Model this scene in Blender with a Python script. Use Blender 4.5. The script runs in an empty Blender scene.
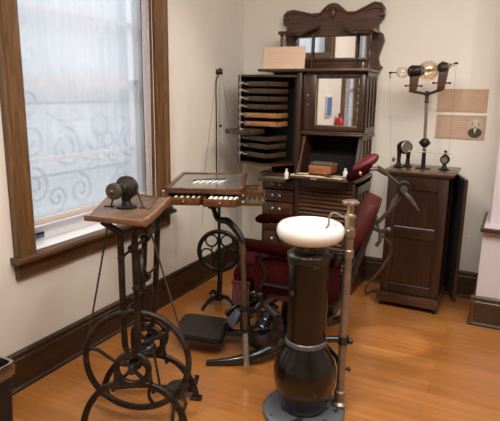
import bpy, bmesh, math, random
from mathutils import Vector, Matrix, Euler
random.seed(7)
SC = bpy.context.scene
COL = SC.collection
PI = math.pi
V = Vector

# ------------------------------------------------------------------ materials
def new_mat(name):
    m = bpy.data.materials.new(name); m.use_nodes = True
    nt = m.node_tree; nt.nodes.clear()
    out = nt.nodes.new('ShaderNodeOutputMaterial')
    return m, nt, out

def pbr(nt, out, **k):
    b = nt.nodes.new('ShaderNodeBsdfPrincipled')
    nt.links.new(b.outputs[0], out.inputs[0])
    for key, v in k.items():
        b.inputs[key].default_value = v
    return b

def c4(c): return (c[0], c[1], c[2], 1.0)

def ramp(nt, stops):
    r = nt.nodes.new('ShaderNodeValToRGB')
    els = r.color_ramp.elements
    els[0].position, els[0].color = stops[0][0], c4(stops[0][1])
    els[1].position, els[1].color = stops[-1][0], c4(stops[-1][1])
    for p, c in stops[1:-1]:
        e = els.new(p); e.color = c4(c)
    return r

def coords(nt, scale=(1, 1, 1), rot=(0, 0, 0), kind='Object'):
    t = nt.nodes.new('ShaderNodeTexCoord'); mp = nt.nodes.new('ShaderNodeMapping')
    mp.inputs['Scale'].default_value = scale; mp.inputs['Rotation'].default_value = rot
    nt.links.new(t.outputs[kind], mp.inputs[0])
    return mp.outputs[0]

def wood(name, dark, light, axis='z', rough=0.4, scale=26, coat=0.15, spec=0.5, bump=0.15):
    m, nt, out = new_mat(name)
    s = [scale] * 3; s['xyz'.index(axis)] = scale * 0.07
    vec = coords(nt, tuple(s))
    n = nt.nodes.new('ShaderNodeTexNoise'); n.inputs['Scale'].default_value = 1.3
    n.inputs['Detail'].default_value = 7; n.inputs['Distortion'].default_value = 1.2
    nt.links.new(vec, n.inputs['Vector'])
    w = nt.nodes.new('ShaderNodeTexNoise'); w.inputs['Scale'].default_value = 5.0
    w.inputs['Detail'].default_value = 3
    nt.links.new(vec, w.inputs['Vector'])
    mx = nt.nodes.new('ShaderNodeMath'); mx.operation = 'MULTIPLY_ADD'
    mx.inputs[1].default_value = 0.45
    nt.links.new(w.outputs[0], mx.inputs[0])
    h = nt.nodes.new('ShaderNodeMath'); h.operation = 'MULTIPLY'; h.inputs[1].default_value = 0.62
    nt.links.new(n.outputs[0], h.inputs[0]); nt.links.new(h.outputs[0], mx.inputs[2])
    mid = [(a + b) / 2 for a, b in zip(dark, light)]
    r = ramp(nt, [(0.36, dark), (0.52, mid), (0.68, light)])
    nt.links.new(mx.outputs[0], r.inputs[0])
    b = pbr(nt, out, Roughness=rough)
    b.inputs['Coat Weight'].default_value = coat; b.inputs['Coat Roughness'].default_value = 0.25
    b.inputs['Specular IOR Level'].default_value = spec
    nt.links.new(r.outputs[0], b.inputs['Base Color'])
    bp = nt.nodes.new('ShaderNodeBump'); bp.inputs['Strength'].default_value = bump; bp.inputs['Distance'].default_value = 0.002
    nt.links.new(mx.outputs[0], bp.inputs['Height']); nt.links.new(bp.outputs[0], b.inputs['Normal'])
    return m

def solid(name, col, rough=0.5, metal=0.0, var=0.12, scale=20, coat=0.0, spec=0.5, bump=0.0, sheen=0.0):
    m, nt, out = new_mat(name)
    vec = coords(nt)
    n = nt.nodes.new('ShaderNodeTexNoise'); n.inputs['Scale'].default_value = scale; n.inputs['Detail'].default_value = 4
    nt.links.new(vec, n.inputs['Vector'])
    lo = [max(0, c * (1 - var)) for c in col]; hi = [min(1, c * (1 + var)) for c in col]
    r = ramp(nt, [(0.3, lo), (0.7, hi)])
    nt.links.new(n.outputs[0], r.inputs[0])
    b = pbr(nt, out, Roughness=rough, Metallic=metal)
    b.inputs['Coat Weight'].default_value = coat
    b.inputs['Specular IOR Level'].default_value = spec
    if sheen:
        b.inputs['Sheen Weight'].default_value = sheen
        b.inputs['Sheen Tint'].default_value = c4(hi)
    nt.links.new(r.outputs[0], b.inputs['Base Color'])
    if bump:
        bp = nt.nodes.new('ShaderNodeBump'); bp.inputs['Strength'].default_value = bump; bp.inputs['Distance'].default_value = 0.003
        nt.links.new(n.outputs[0], bp.inputs['Height']); nt.links.new(bp.outputs[0], b.inputs['Normal'])
    return m

def worn(name, base, chip, thresh=0.62, rough=0.25, coat=0.5, scale=14, metal=0.0):
    m, nt, out = new_mat(name)
    vec = coords(nt)
    n = nt.nodes.new('ShaderNodeTexNoise'); n.inputs['Scale'].default_value = scale; n.inputs['Detail'].default_value = 6
    nt.links.new(vec, n.inputs['Vector'])
    r = ramp(nt, [(thresh, base), (thresh + 0.03, chip)])
    nt.links.new(n.outputs[0], r.inputs[0])
    b = pbr(nt, out, Roughness=rough, Metallic=metal)
    b.inputs['Coat Weight'].default_value = coat
    b.inputs['Coat Roughness'].default_value = 0.15
    nt.links.new(r.outputs[0], b.inputs['Base Color'])
    return m

def floor_mat():
    m, nt, out = new_mat('honey_oak_floorboards')
    vec = coords(nt)
    br = nt.nodes.new('ShaderNodeTexBrick')
    br.offset = 0.37; br.inputs['Scale'].default_value = 1.0
    br.inputs['Brick Width'].default_value = 1.7; br.inputs['Row Height'].default_value = 0.125
    br.inputs['Mortar Size'].default_value = 0.0012; br.inputs['Mortar Smooth'].default_value = 0.2
    br.inputs['Color1'].default_value = (0.0, 0.0, 0.0, 1); br.inputs['Color2'].default_value = (1, 1, 1, 1)
    br.inputs['Mortar'].default_value = (0.5, 0.5, 0.5, 1); br.inputs['Bias'].default_value = 0
    nt.links.new(vec, br.inputs['Vector'])
    mp = nt.nodes.new('ShaderNodeMapping'); mp.inputs['Scale'].default_value = (1.6, 22, 1)
    nt.links.new(vec, mp.inputs[0])
    n = nt.nodes.new('ShaderNodeTexNoise'); n.inputs['Scale'].default_value = 1.6; n.inputs['Detail'].default_value = 6
    n.inputs['Distortion'].default_value = 0.8
    nt.links.new(mp.outputs[0], n.inputs['Vector'])
    r1 = ramp(nt, [(0.0, (0.40, 0.150, 0.036)), (1.0, (0.50, 0.205, 0.055))])
    nt.links.new(br.outputs['Color'], r1.inputs[0])
    r2 = ramp(nt, [(0.3, (0.72, 0.72, 0.72)), (0.72, (1.18, 1.18, 1.18))])
    nt.links.new(n.outputs[0], r2.inputs[0])
    mu = nt.nodes.new('ShaderNodeMix'); mu.data_type = 'RGBA'; mu.blend_type = 'MULTIPLY'; mu.inputs[0].default_value = 0.75
    nt.links.new(r1.outputs[0], mu.inputs[6]); nt.links.new(r2.outputs[0], mu.inputs[7])
    dk = nt.nodes.new('ShaderNodeMix'); dk.data_type = 'RGBA'; dk.blend_type = 'MIX'
    nt.links.new(br.outputs['Fac'], dk.inputs[0]); nt.links.new(mu.outputs[2], dk.inputs[6])
    dk.inputs[7].default_value = (0.22, 0.085, 0.025, 1)
    b = pbr(nt, out, Roughness=0.28)
    b.inputs['Coat Weight'].default_value = 0.25; b.inputs['Coat Roughness'].default_value = 0.14
    nt.links.new(dk.outputs[2], b.inputs['Base Color'])
    return m

def glass_mat(name, tint=(1, 1, 1), alpha=0.2, rough=0.03):
    m, nt, out = new_mat(name)
    t = nt.nodes.new('ShaderNodeBsdfTransparent'); t.inputs[0].default_value = c4(tint)
    g = nt.nodes.new('ShaderNodeBsdfGlossy'); g.inputs['Roughness'].default_value = rough
    g.inputs[0].default_value = (1, 1, 1, 1)
    lw = nt.nodes.new('ShaderNodeLayerWeight'); lw.inputs[0].default_value = 0.35
    ad = nt.nodes.new('ShaderNodeMath'); ad.operation = 'MULTIPLY_ADD'; ad.inputs[1].default_value = 0.7; ad.inputs[2].default_value = alpha
    nt.links.new(lw.outputs['Facing'], ad.inputs[0])
    mx = nt.nodes.new('ShaderNodeMixShader')
    nt.links.new(ad.outputs[0], mx.inputs[0]); nt.links.new(t.outputs[0], mx.inputs[1]); nt.links.new(g.outputs[0], mx.inputs[2])
    nt.links.new(mx.outputs[0], out.inputs[0])
    return m

def shade_mat():
    m, nt, out = new_mat('sheer_white_shade_fabric')
    t = nt.nodes.new('ShaderNodeBsdfTransparent'); t.inputs[0].default_value = (1, 1, 1, 1)
    tr = nt.nodes.new('ShaderNodeBsdfTranslucent'); tr.inputs[0].default_value = (0.86, 0.92, 0.98, 1)
    df = nt.nodes.new('ShaderNodeBsdfDiffuse'); df.inputs[0].default_value = (0.72, 0.80, 0.92, 1)
    vec = coords(nt, (1, 22, 2))
    n = nt.nodes.new('ShaderNodeTexNoise'); n.inputs['Scale'].default_value = 1.5; n.inputs['Detail'].default_value = 3
    nt.links.new(vec, n.inputs['Vector'])
    r = ramp(nt, [(0.3, (0.56, 0.56, 0.56)), (0.7, (0.64, 0.64, 0.64))])
    nt.links.new(n.outputs[0], r.inputs[0])
    a = nt.nodes.new('ShaderNodeMixShader'); a.inputs[0].default_value = 0.35
    nt.links.new(tr.outputs[0], a.inputs[1]); nt.links.new(df.outputs[0], a.inputs[2])
    b = nt.nodes.new('ShaderNodeMixShader')
    nt.links.new(r.outputs[0], b.inputs[0]); nt.links.new(a.outputs[0], b.inputs[1]); nt.links.new(t.outputs[0], b.inputs[2])
    nt.links.new(b.outputs[0], out.inputs[0])
    return m

M = {}
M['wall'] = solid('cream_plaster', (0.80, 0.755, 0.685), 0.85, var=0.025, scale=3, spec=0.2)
M['ceil'] = solid('white_ceiling', (0.8, 0.78, 0.74), 0.9, var=0.02)
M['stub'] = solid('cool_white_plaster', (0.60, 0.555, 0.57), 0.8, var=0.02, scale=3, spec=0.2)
M['floor'] = floor_mat()
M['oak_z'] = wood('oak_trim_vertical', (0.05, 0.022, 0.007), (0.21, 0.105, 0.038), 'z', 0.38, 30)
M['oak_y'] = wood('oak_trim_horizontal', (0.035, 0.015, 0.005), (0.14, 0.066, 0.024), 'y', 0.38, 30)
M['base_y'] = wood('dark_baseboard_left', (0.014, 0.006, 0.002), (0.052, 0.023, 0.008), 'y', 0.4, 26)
M['oak_x'] = wood('oak_trim_along_back', (0.022, 0.010, 0.004), (0.08, 0.036, 0.015), 'x', 0.4, 30)
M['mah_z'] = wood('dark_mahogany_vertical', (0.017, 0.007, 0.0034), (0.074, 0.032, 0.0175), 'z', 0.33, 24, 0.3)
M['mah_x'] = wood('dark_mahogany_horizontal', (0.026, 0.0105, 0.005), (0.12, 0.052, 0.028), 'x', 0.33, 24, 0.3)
M['mah_in'] = solid('recess_shade_dark', (0.0055, 0.0035, 0.003), 0.85, var=0.2)  # near-black in place of mahogany, shade of the recesses put into the colour
M['redmah_z'] = wood('red_mahogany_panels', (0.012, 0.0042, 0.002), (0.042, 0.016, 0.009), 'z', 0.32, 18, 0.3)
M['tray_wood'] = wood('dark_tray_wood', (0.018, 0.009, 0.005), (0.072, 0.038, 0.022), 'x', 0.4, 30)
M['tray_light'] = wood('orange_tray_wood', (0.20, 0.085, 0.03), (0.42, 0.19, 0.07), 'x', 0.4, 30)
M['bench'] = wood('worn_bench_oak', (0.05, 0.028, 0.016), (0.16, 0.092, 0.055), 'y', 0.5, 18)
M['bench_edge'] = wood('bench_edge_oak', (0.12, 0.052, 0.024), (0.27, 0.135, 0.065), 'x', 0.5, 18)
M['brk'] = wood('bracket_table_walnut', (0.035, 0.013, 0.005), (0.14, 0.055, 0.022), 'x', 0.33, 22, 0.4)
M['brk_top'] = solid('smoked_tray_surface', (0.12, 0.105, 0.09), 0.2, var=0.25, scale=8, coat=0.5)
M['felt'] = solid('green_felt', (0.16, 0.19, 0.12), 0.9, var=0.15)
M['burbox'] = wood('orange_varnished_box', (0.24, 0.085, 0.025), (0.5, 0.2, 0.07), 'x', 0.3, 20, 0.4)
M['iron'] = solid('dark_cast_iron', (0.020, 0.017, 0.015), 0.42, 0.5, var=0.3, scale=30)
M['iron_worn'] = worn('worn_lathe_iron', (0.018, 0.013, 0.010), (0.040, 0.030, 0.023), 0.5, 0.5, 0.05, 16, 0.35)
M['blackpaint'] = solid('black_enamel_iron', (0.012, 0.012, 0.013), 0.25, 0.1, var=0.2, coat=0.5)
M['pedal_grey'] = solid('slate_grey_pedal', (0.06, 0.065, 0.085), 0.4, 0.3, var=0.15)
M['bluesteel'] = solid('blue_grey_steel', (0.10, 0.13, 0.19), 0.25, 0.9, var=0.3)
M['steel'] = solid('polished_steel', (0.50, 0.48, 0.44), 0.3, 0.8, var=0.15)
M['nickel'] = solid('aged_nickel', (0.30, 0.25, 0.20), 0.38, 0.7, var=0.2, scale=40)
M['brass'] = solid('aged_brass', (0.42, 0.27, 0.12), 0.35, 0.9, var=0.2)
M['copper'] = solid('copper_brown_rod', (0.13, 0.075, 0.045), 0.35, 0.7, var=0.2)
M['leather_belt'] = solid('leather_belt', (0.06, 0.04, 0.028), 0.6, var=0.2)
M['spit'] = worn('chipped_black_enamel', (0.0035, 0.003, 0.0027), (0.07, 0.06, 0.045), 0.66, 0.24, 0.3, 16)
M['spit_grey'] = worn('worn_grey_paint', (0.10, 0.11, 0.125), (0.02, 0.02, 0.022), 0.60, 0.4, 0.2, 22)
M['spit_neck'] = worn('flaked_black_neck', (0.012, 0.012, 0.011), (0.11, 0.115, 0.11), 0.60, 0.35, 0.3, 45)
M['porc'] = solid('white_porcelain', (0.85, 0.84, 0.80), 0.16, var=0.015, coat=0.6)
M['velvet'] = solid('maroon_velvet', (0.016, 0.0005, 0.0012), 0.85, var=0.35, scale=12, spec=0.05, sheen=0.0)
M['velvet_l'] = solid('worn_maroon_velvet', (0.038, 0.0035, 0.0045), 0.8, var=0.35, scale=9, spec=0.1, sheen=0.0)
M['velvet_back'] = solid('russet_back_velvet', (0.066, 0.010, 0.007), 0.6, var=0.4, scale=6, spec=0.25)
M['dull'] = solid('dull_brown_metal', (0.11, 0.092, 0.075), 0.42, 0.6, var=0.25)
M['velvet_red'] = solid('red_headrest_velvet', (0.11, 0.004, 0.008), 0.5, var=0.3, sheen=0.06)
M['fringe'] = solid('dusty_maroon_fringe', (0.10, 0.03, 0.028), 0.9, var=0.6, scale=110)
M['footmat'] = solid('dark_brown_foot_leather', (0.022, 0.014, 0.011), 0.5, var=0.2, scale=30)
M['poster'] = solid('tan_card', (0.52, 0.345, 0.235), 0.7, var=0.03)
M['poster_line'] = solid('pale_print', (0.58, 0.42, 0.31), 0.7, var=0.02)
M['card'] = solid('pale_peach_card', (0.74, 0.53, 0.40), 0.7, var=0.03)
M['card_line'] = solid('peach_print', (0.66, 0.46, 0.33), 0.7, var=0.02)
M['photo_bg'] = solid('photo_backdrop', (0.52, 0.44, 0.32), 0.7, var=0.05)
M['photo_dark'] = solid('photo_dark', (0.06, 0.05, 0.04), 0.7)
M['photo_mid'] = solid('photo_mid', (0.35, 0.29, 0.22), 0.7)
M['photo_lt'] = solid('photo_light', (0.66, 0.58, 0.46), 0.7)
M['bin'] = solid('black_plastic', (0.012, 0.012, 0.013), 0.4, var=0.1)
M['liner'] = glass_mat('clear_plastic_liner', (0.8, 0.8, 0.82), 0.28, 0.25)
M['whitepaint'] = solid('white_window_paint', (0.72, 0.70, 0.74), 0.4, var=0.02)
M['stoolwhite'] = solid('pale_inner_sill', (0.78, 0.78, 0.80), 0.35, var=0.02)
M['lace'] = solid('grey_lilac_lace', (0.50, 0.45, 0.47), 0.8, var=0.08)
M['hem'] = solid('beige_hem', (0.66, 0.58, 0.50), 0.8, var=0.04)
M['grille'] = solid('grey_blue_iron', (0.58, 0.64, 0.72), 0.8, var=0.1)
M['shade'] = shade_mat()
M['glass'] = glass_mat('clear_glass', (1, 1, 1), 0.05)
M['bulb'] = glass_mat('old_tube_glass', (0.95, 0.86, 0.72), 0.10, 0.05)
M['bulb_faint'] = glass_mat('pale_tube_glass', (0.97, 0.93, 0.87), 0.06, 0.05)
M['hose'] = solid('grey_brown_hose', (0.17, 0.13, 0.10), 0.5, 0.3, var=0.2)
M['cord'] = solid('thin_dark_cord', (0.10, 0.085, 0.07), 0.7, var=0.1)
M['paper'] = solid('cream_paper', (0.82, 0.70, 0.50), 0.7, var=0.05)
M['white'] = solid('white_ceramic', (0.86, 0.85, 0.82), 0.3, var=0.02)
M['bone'] = solid('ivory_handles', (0.72, 0.64, 0.46), 0.4, var=0.05)
M['dial'] = solid('pale_dial', (0.12, 0.115, 0.09), 0.3, var=0.1)
M['picblue'] = solid('blue_print', (0.10, 0.22, 0.45), 0.6, var=0.3, scale=6)
M['redpaint'] = solid('red_enamel', (0.45, 0.02, 0.02), 0.3)
m, nt, out = new_mat('silver_mirror')
b = pbr(nt, out, Roughness=0.02, Metallic=1.0); b.inputs['Base Color'].default_value = (0.86, 0.88, 0.88, 1)
M['mirror'] = m

# ------------------------------------------------------------------ mesh builder
def frame_from(axis):
    a = V(axis).normalized()
    h = V((0, 0, 1)) if abs(a.z) < 0.9 else V((1, 0, 0))
    u = a.cross(h).normalized(); v = a.cross(u).normalized()
    return u, v, a

class MB:
    def __init__(s): s.bm = bmesh.new()
    def box(s, lo, hi, bevel=0.0, rz=0.0, pivot=None, rot=None):
        lo = V(lo); hi = V(hi); c = (lo + hi) / 2; d = hi - lo
        t = bmesh.new(); bmesh.ops.create_cube(t, size=1.0)
        for v in t.verts: v.co = V((v.co.x * d.x, v.co.y * d.y, v.co.z * d.z))
        if bevel > 0:
            bmesh.ops.bevel(t, geom=list(t.edges), offset=min(bevel, min(abs(d.x), abs(d.y), abs(d.z)) * 0.45), segments=2, profile=0.5, affect='EDGES')
        R = rot if rot is not None else Matrix.Rotation(rz, 3, 'Z')
        p = V(pivot) if pivot is not None else c
        for v in t.verts: v.co = p + R @ (v.co + c - p)
        s.merge(t); return s
    def merge(s, t):
        mp = {}
        for v in t.verts: mp[v] = s.bm.verts.new(v.co)
        for f in t.faces:
            try: s.bm.faces.new([mp[v] for v in f.verts])
            except ValueError: pass
        t.free()
    def rings(s, rs, closed=False, cap=True):
        vs = [[s.bm.verts.new(p) for p in r] for r in rs]
        n = len(rs[0]); k = len(vs)
        for i in range(k if closed else k - 1):
            a, b = vs[i], vs[(i + 1) % k]
            for j in range(n):
                s.bm.faces.new([a[j], a[(j + 1) % n], b[(j + 1) % n], b[j]])
        if cap and not closed:
            s.bm.faces.new(vs[0][::-1]); s.bm.faces.new(vs[-1])
        return s
    def cyl(s, a, b, r, r2=None, n=16):
        a = V(a); b = V(b); r2 = r if r2 is None else r2
        u, v, w = frame_from(b - a)
        rr = []
        for p, q in ((a, r), (b, r2)):
            rr.append([p + (u * math.cos(2 * PI * i / n) + v * math.sin(2 * PI * i / n)) * q for i in range(n)])
        return s.rings(rr)
    def lathe(s, c, prof, n=24, axis=(0, 0, 1)):
        c = V(c); u, v, w = frame_from(axis); rr = []
        for r, h in prof:
            r = max(r, 0.0004)
            rr.append([c + w * h + (u * math.cos(2 * PI * i / n) + v * math.sin(2 * PI * i / n)) * r for i in range(n)])
        return s.rings(rr)
    def sphere(s, c, r, sc=(1, 1, 1), n=16):
        t = bmesh.new(); bmesh.ops.create_uvsphere(t, u_segments=n, v_segments=max(6, n // 2), radius=r)
        for v in t.verts: v.co = V(c) + V((v.co.x * sc[0], v.co.y * sc[1], v.co.z * sc[2]))
        s.merge(t); return s
    def tube(s, pts, r, n=8, closed=False, flat=None):
        pts = [V(p) for p in pts]; k = len(pts); rr = []
        prev = None
        for i, p in enumerate(pts):
            if closed: d = pts[(i + 1) % k] - pts[(i - 1) % k]
            else: d = pts[min(i + 1, k - 1)] - pts[max(i - 1, 0)]
            d.normalize()
            if prev is None: u, v, w = frame_from(d)
            else:
                u = prev - d * prev.dot(d)
                if u.length < 1e-5: u, v, w = frame_from(d)
                u.normalize(); v = d.cross(u)
            prev = u.copy()
            q = r[i] if isinstance(r, (list, tuple)) else r
            if flat is not None:     # (normal, half thickness, half width)
                nn = V(flat[0]).normalized(); ww = nn.cross(d).normalized(); q1 = flat[1]; q2 = flat[2] if not isinstance(flat[2], (list, tuple)) else flat[2][i]
                rr.append([p + nn * q1 * math.copysign(abs(math.cos(2*PI*j/n))**0.6, math.cos(2*PI*j/n)) + ww * q2 * math.copysign(abs(math.sin(2*PI*j/n))**0.6, math.sin(2*PI*j/n)) for j in range(n)])
            else:
                rr.append([p + (u * math.cos(2 * PI * j / n) + v * math.sin(2 * PI * j / n)) * q for j in range(n)])
        return s.rings(rr, closed=closed)
    def prism(s, poly, vec, bevel=0.0):
        vec = V(vec); t = bmesh.new()
        a = [t.verts.new(V(p)) for p in poly]; b = [t.verts.new(V(p) + vec) for p in poly]
        n = len(a)
        t.faces.new(a[::-1]); t.faces.new(b)
        for i in range(n): t.faces.new([a[i], a[(i + 1) % n], b[(i + 1) % n], b[i]])
        bmesh.ops.recalc_face_normals(t, faces=list(t.faces))
        if bevel > 0: bmesh.ops.bevel(t, geom=list(t.edges), offset=bevel, segments=2, profile=0.5, affect='EDGES')
        s.merge(t); return s
    def build(s, name, mat, parent=None, smooth=True, sub=0):
        bm = s.bm
        bmesh.ops.recalc_face_normals(bm, faces=list(bm.faces))
        xs = [v.co for v in bm.verts]
        lo = V((min(p.x for p in xs), min(p.y for p in xs), min(p.z for p in xs)))
        hi = V((max(p.x for p in xs), max(p.y for p in xs), max(p.z for p in xs)))
        org = V(((lo.x + hi.x) / 2, (lo.y + hi.y) / 2, lo.z))
        for v in bm.verts: v.co -= org
        me = bpy.data.meshes.new(name); bm.to_mesh(me); bm.free()
        if smooth:
            me.shade_smooth(); me.set_sharp_from_angle(angle=math.radians(38))
        me.materials.append(M[mat])
        o = bpy.data.objects.new(name, me); COL.objects.link(o)
        o['_w'] = [org.x, org.y, org.z]
        if parent is not None:
            o.parent = parent; pw = V(parent['_w']); o.location = org - pw
        else: o.location = org
        if sub:
            md = o.modifiers.new('sub', 'SUBSURF'); md.levels = sub; md.render_levels = sub
        return o

def tag(o, label=None, cat=None, group=None, kind=None):
    if label: o['label'] = label
    if cat: o['category'] = cat
    if group: o['group'] = group
    if kind: o['kind'] = kind
    return o

def thing(name, loc, label, cat, group=None):
    o = bpy.data.objects.new(name, None); COL.objects.link(o); o.location = loc
    o.empty_display_size = 0.1; o['_w'] = list(loc)
    return tag(o, label, cat, group)

def smooth_path(pts, n=6):
    """Catmull-Rom through points"""
    P = [V(p) for p in pts]; P = [P[0] * 2 - P[1]] + P + [P[-1] * 2 - P[-2]]
    out = []
    for i in range(1, len(P) - 2):
        for k in range(n):
            t = k / n
            out.append(0.5 * ((2 * P[i]) + (P[i + 1] - P[i - 1]) * t + (2 * P[i - 1] - 5 * P[i] + 4 * P[i + 1] - P[i + 2]) * t * t + (3 * P[i] - P[i - 1] - 3 * P[i + 1] + P[i + 2]) * t ** 3))
    out.append(P[-2]); return out

def circle(c, r, nrm, n=32, r2=None, a0=0, a1=2 * PI):
    u, v, w = frame_from(nrm); c = V(c); r2 = r if r2 is None else r2
    full = abs(a1 - a0 - 2 * PI) < 1e-6
    k = n if full else n + 1
    return [c + u * math.cos(a0 + (a1 - a0) * i / n) * r + v * math.sin(a0 + (a1 - a0) * i / n) * r2 for i in range(k)]

# ------------------------------------------------------------------ room
RX, RY, RZ = 5.2, -6.2, 2.95
def struct(o): return tag(o, kind='structure')
struct(MB().box((-0.2, RY, -0.1), (RX, 0.15, 0)).build('floor', 'floor'))
struct(MB().box((-0.2, RY, RZ), (RX, 0.15, RZ + 0.1)).build('ceiling', 'ceil'))
struct(MB().box((-0.2, 0, 0), (RX, 0.15, RZ)).build('wall_back', 'wall'))
WY0, WY1, WZ0, WZ1 = -2.313, -1.27, 0.69, 2.45     # window opening
QY0, QY1 = -4.45, -3.55                             # second window of the same wall
w = MB()
w.box((-0.2, WY1, 0), (0, 0, RZ))
w.box((-0.2, QY1, 0), (0, WY0, RZ))
w.box((-0.2, RY, 0), (0, QY0, RZ))
for a, b_ in ((WY0, WY1), (QY0, QY1)):
    w.box((-0.2, a, 0), (0, b_, WZ0 - 0.03)); w.box((-0.2, a, WZ1), (0, b_, RZ))
struct(w.build('wall_left', 'wall', smooth=False))
struct(MB().box((RX, RY, 0), (RX + 0.1, 0.15, RZ)).build('wall_right', 'wall'))
struct(MB().box((-0.2, RY - 0.1, 0), (RX + 0.1, RY, RZ)).build('wall_front', 'wall'))

# baseboards: profile swept along the wall
def baseboard(p0, p1, inward, name, mat):
    p0 = V(p0); p1 = V(p1); n = V(inward); prof = [(0, 0), (0.034, 0), (0.034, 0.012), (0.022, 0.022), (0.019, 0.16), (0.014, 0.166), (0.020, 0.176), (0.018, 0.19), (0.008, 0.2), (0, 0.2)]
    a = [p0 + n * t + V((0, 0, z)) for t, z in prof]
    mb = MB().prism(a, p1 - p0)
    return struct(mb.build(name, mat, smooth=False))
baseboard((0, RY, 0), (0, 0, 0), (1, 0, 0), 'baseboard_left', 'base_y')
baseboard((0.034, 0, 0), (2.0, 0, 0), (0, -1, 0), 'baseboard_back', 'oak_x')

# right wall stub with a sill
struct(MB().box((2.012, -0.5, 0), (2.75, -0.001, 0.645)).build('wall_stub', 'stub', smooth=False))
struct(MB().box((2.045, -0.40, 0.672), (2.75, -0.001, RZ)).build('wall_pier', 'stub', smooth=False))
baseboard((1.985, -0.5, 0), (2.75, -0.5, 0), (0, -1, 0), 'baseboard_right', 'oak_x')
baseboard((2.012, -0.53, 0), (2.012, -0.03, 0), (-1, 0, 0), 'baseboard_stub_side', 'oak_y')
t = MB().box((1.997, -0.555, 0.645), (2.76, -0.002, 0.672), bevel=0.004)
struct(t.build('trim_1', 'oak_x'))
struct(MB().box((2.016, -0.538, 0.672), (2.76, -0.002, 0.6735)).build('trim_2', 'stub'))

# ------------------------------------------------------------------ window (and its twin further along)
def window(y0, y1, name, full=True):
    z0, z1 = WZ0, WZ1
    d = MB()
    cw = 0.120
    # casings: built up profile in plan, extruded vertically
    def casing(yi, sgn):
        prof = [(0, 0), (0.022, 0), (0.026, 0.008), (0.022, 0.016), (0.022, 0.085), (0.030, 0.09), (0.036, 0.105), (0.036, cw), (0, cw)]
        return MB().prism([V((x, yi + sgn * t, z0)) for x, t in prof], (0, 0, z1 - z0 + cw))
    fr = MB().box((-0.11, y0 + 0.0, z0), (-0.005, y0 + 0.012, z1)).box((-0.11, y1 - 0.012, z0), (-0.005, y1, z1)).box((-0.11, y0, z1 - 0.012), (-0.005, y1, z1))
    root = struct(fr.build(name, 'oak_z', smooth=False))
    casing(y0, -1).build('casing', 'oak_z', root, smooth=False)
    casing(y1, 1).build('casing', 'oak_z', root, smooth=False)
    MB().box((0, y0 - cw, z1), (0.03, y1 + cw, z1 + cw), bevel=0.003).build('head_casing', 'oak_y', root)
    # stool, apron
    MB().prism([(x, y0 - cw - 0.022, z) for x, z in ((-0.002, z0 - 0.03), (0.055, z0 - 0.03), (0.068, z0 - 0.02), (0.068, z0 - 0.008), (0.058, z0), (-0.002, z0))], (0, (y1 - y0) + 2 * cw + 0.044, 0)).build('stool', 'oak_y', root, smooth=False)
    MB().prism([(x, y0 - cw, z) for x, z in ((0, z0 - 0.12), (0.018, z0 - 0.12), (0.026, z0 - 0.11), (0.026, z0 - 0.05), (0.034, z0 - 0.04), (0.034, z0 - 0.03), (0, z0 - 0.03))], (0, (y1 - y0) + 2 * cw, 0)).build('apron', 'oak_y', root, smooth=False)
    MB().box((-0.19, y0, z0 - 0.03), (-0.002, y1, z0 - 0.001)).build('inner_sill', 'stoolwhite', root)
    # sash
    s = MB(); x0, x1 = -0.165, -0.125
    s.box((x0, y0, z0), (x1, y1, z0 + 0.075)).box((x0, y0, z1 - 0.06), (x1, y1, z1))
    s.box((x0, y0, z0), (x1, y0 + 0.045, z1)).box((x0, y1 - 0.045, z0), (x1, y1, z1))
    s.box((x0 - 0.01, y0, 1.515), (x1, y1, 1.56))
    for zz in (1.12, 1.90): s.box((x0, y0, zz - 0.01), (x1 - 0.01, y1, zz + 0.01))
    s.build('sash', 'whitepaint', root, smooth=False)
    MB().box((-0.148, y0, z0), (-0.144, y1, z1)).build('pane', 'glass', root)
    return root
window(WY0, WY1, 'window_1')
window(QY0, QY1, 'window_2')
# sash lift on the bottom rail
t = thing('sash_lift', (-0.12, -2.19, 0.71), 'small grey metal sash lift on the bottom rail of the window', 'latch')
MB().tube(smooth_path([(-0.124, -2.235, 0.712), (-0.10, -2.23, 0.716), (-0.10, -2.19, 0.722), (-0.10, -2.15, 0.726), (-0.124, -2.145, 0.722)], 5), 0.0045, 6).build('handle', 'bluesteel', t)
MB().box((-0.125, -2.25, 0.703), (-0.119, -2.13, 0.735), bevel=0.002).build('plate', 'bluesteel', t)
# sheer shade
t = thing('roller_blind', (-0.06, (WY0 + WY1) / 2, 2.4), 'sheer white roller shade hanging in the window, with a beige hem', 'window shade')
sb = MB(); N = 40
bm = sb.bm; ys = [WY0 + 0.016 + (WY1 - WY0 - 0.06) * i / N for i in range(N + 1)]
top = [bm.verts.new((-0.055 + 0.0015 * math.sin(i * 1.1), y, 2.40)) for i, y in enumerate(ys)]
bot = [bm.verts.new((-0.055 + 0.0015 * math.sin(i * 1.1), y, 0.83 - 0.0 * i)) for i, y in enumerate(ys)]
for i in range(N): bm.faces.new([top[i], top[i + 1], bot[i + 1], bot[i]])
sb.build('fabric', 'shade', t)
MB().box((-0.060, WY0 + 0.016, 0.798), (-0.050, WY1 - 0.045, 0.832), bevel=0.002).build('hem_bar', 'hem', t)
MB().cyl((-0.05, WY0 + 0.014, 2.41), (-0.05, WY1 - 0.014, 2.41), 0.02).build('roller', 'hem', t)
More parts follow.
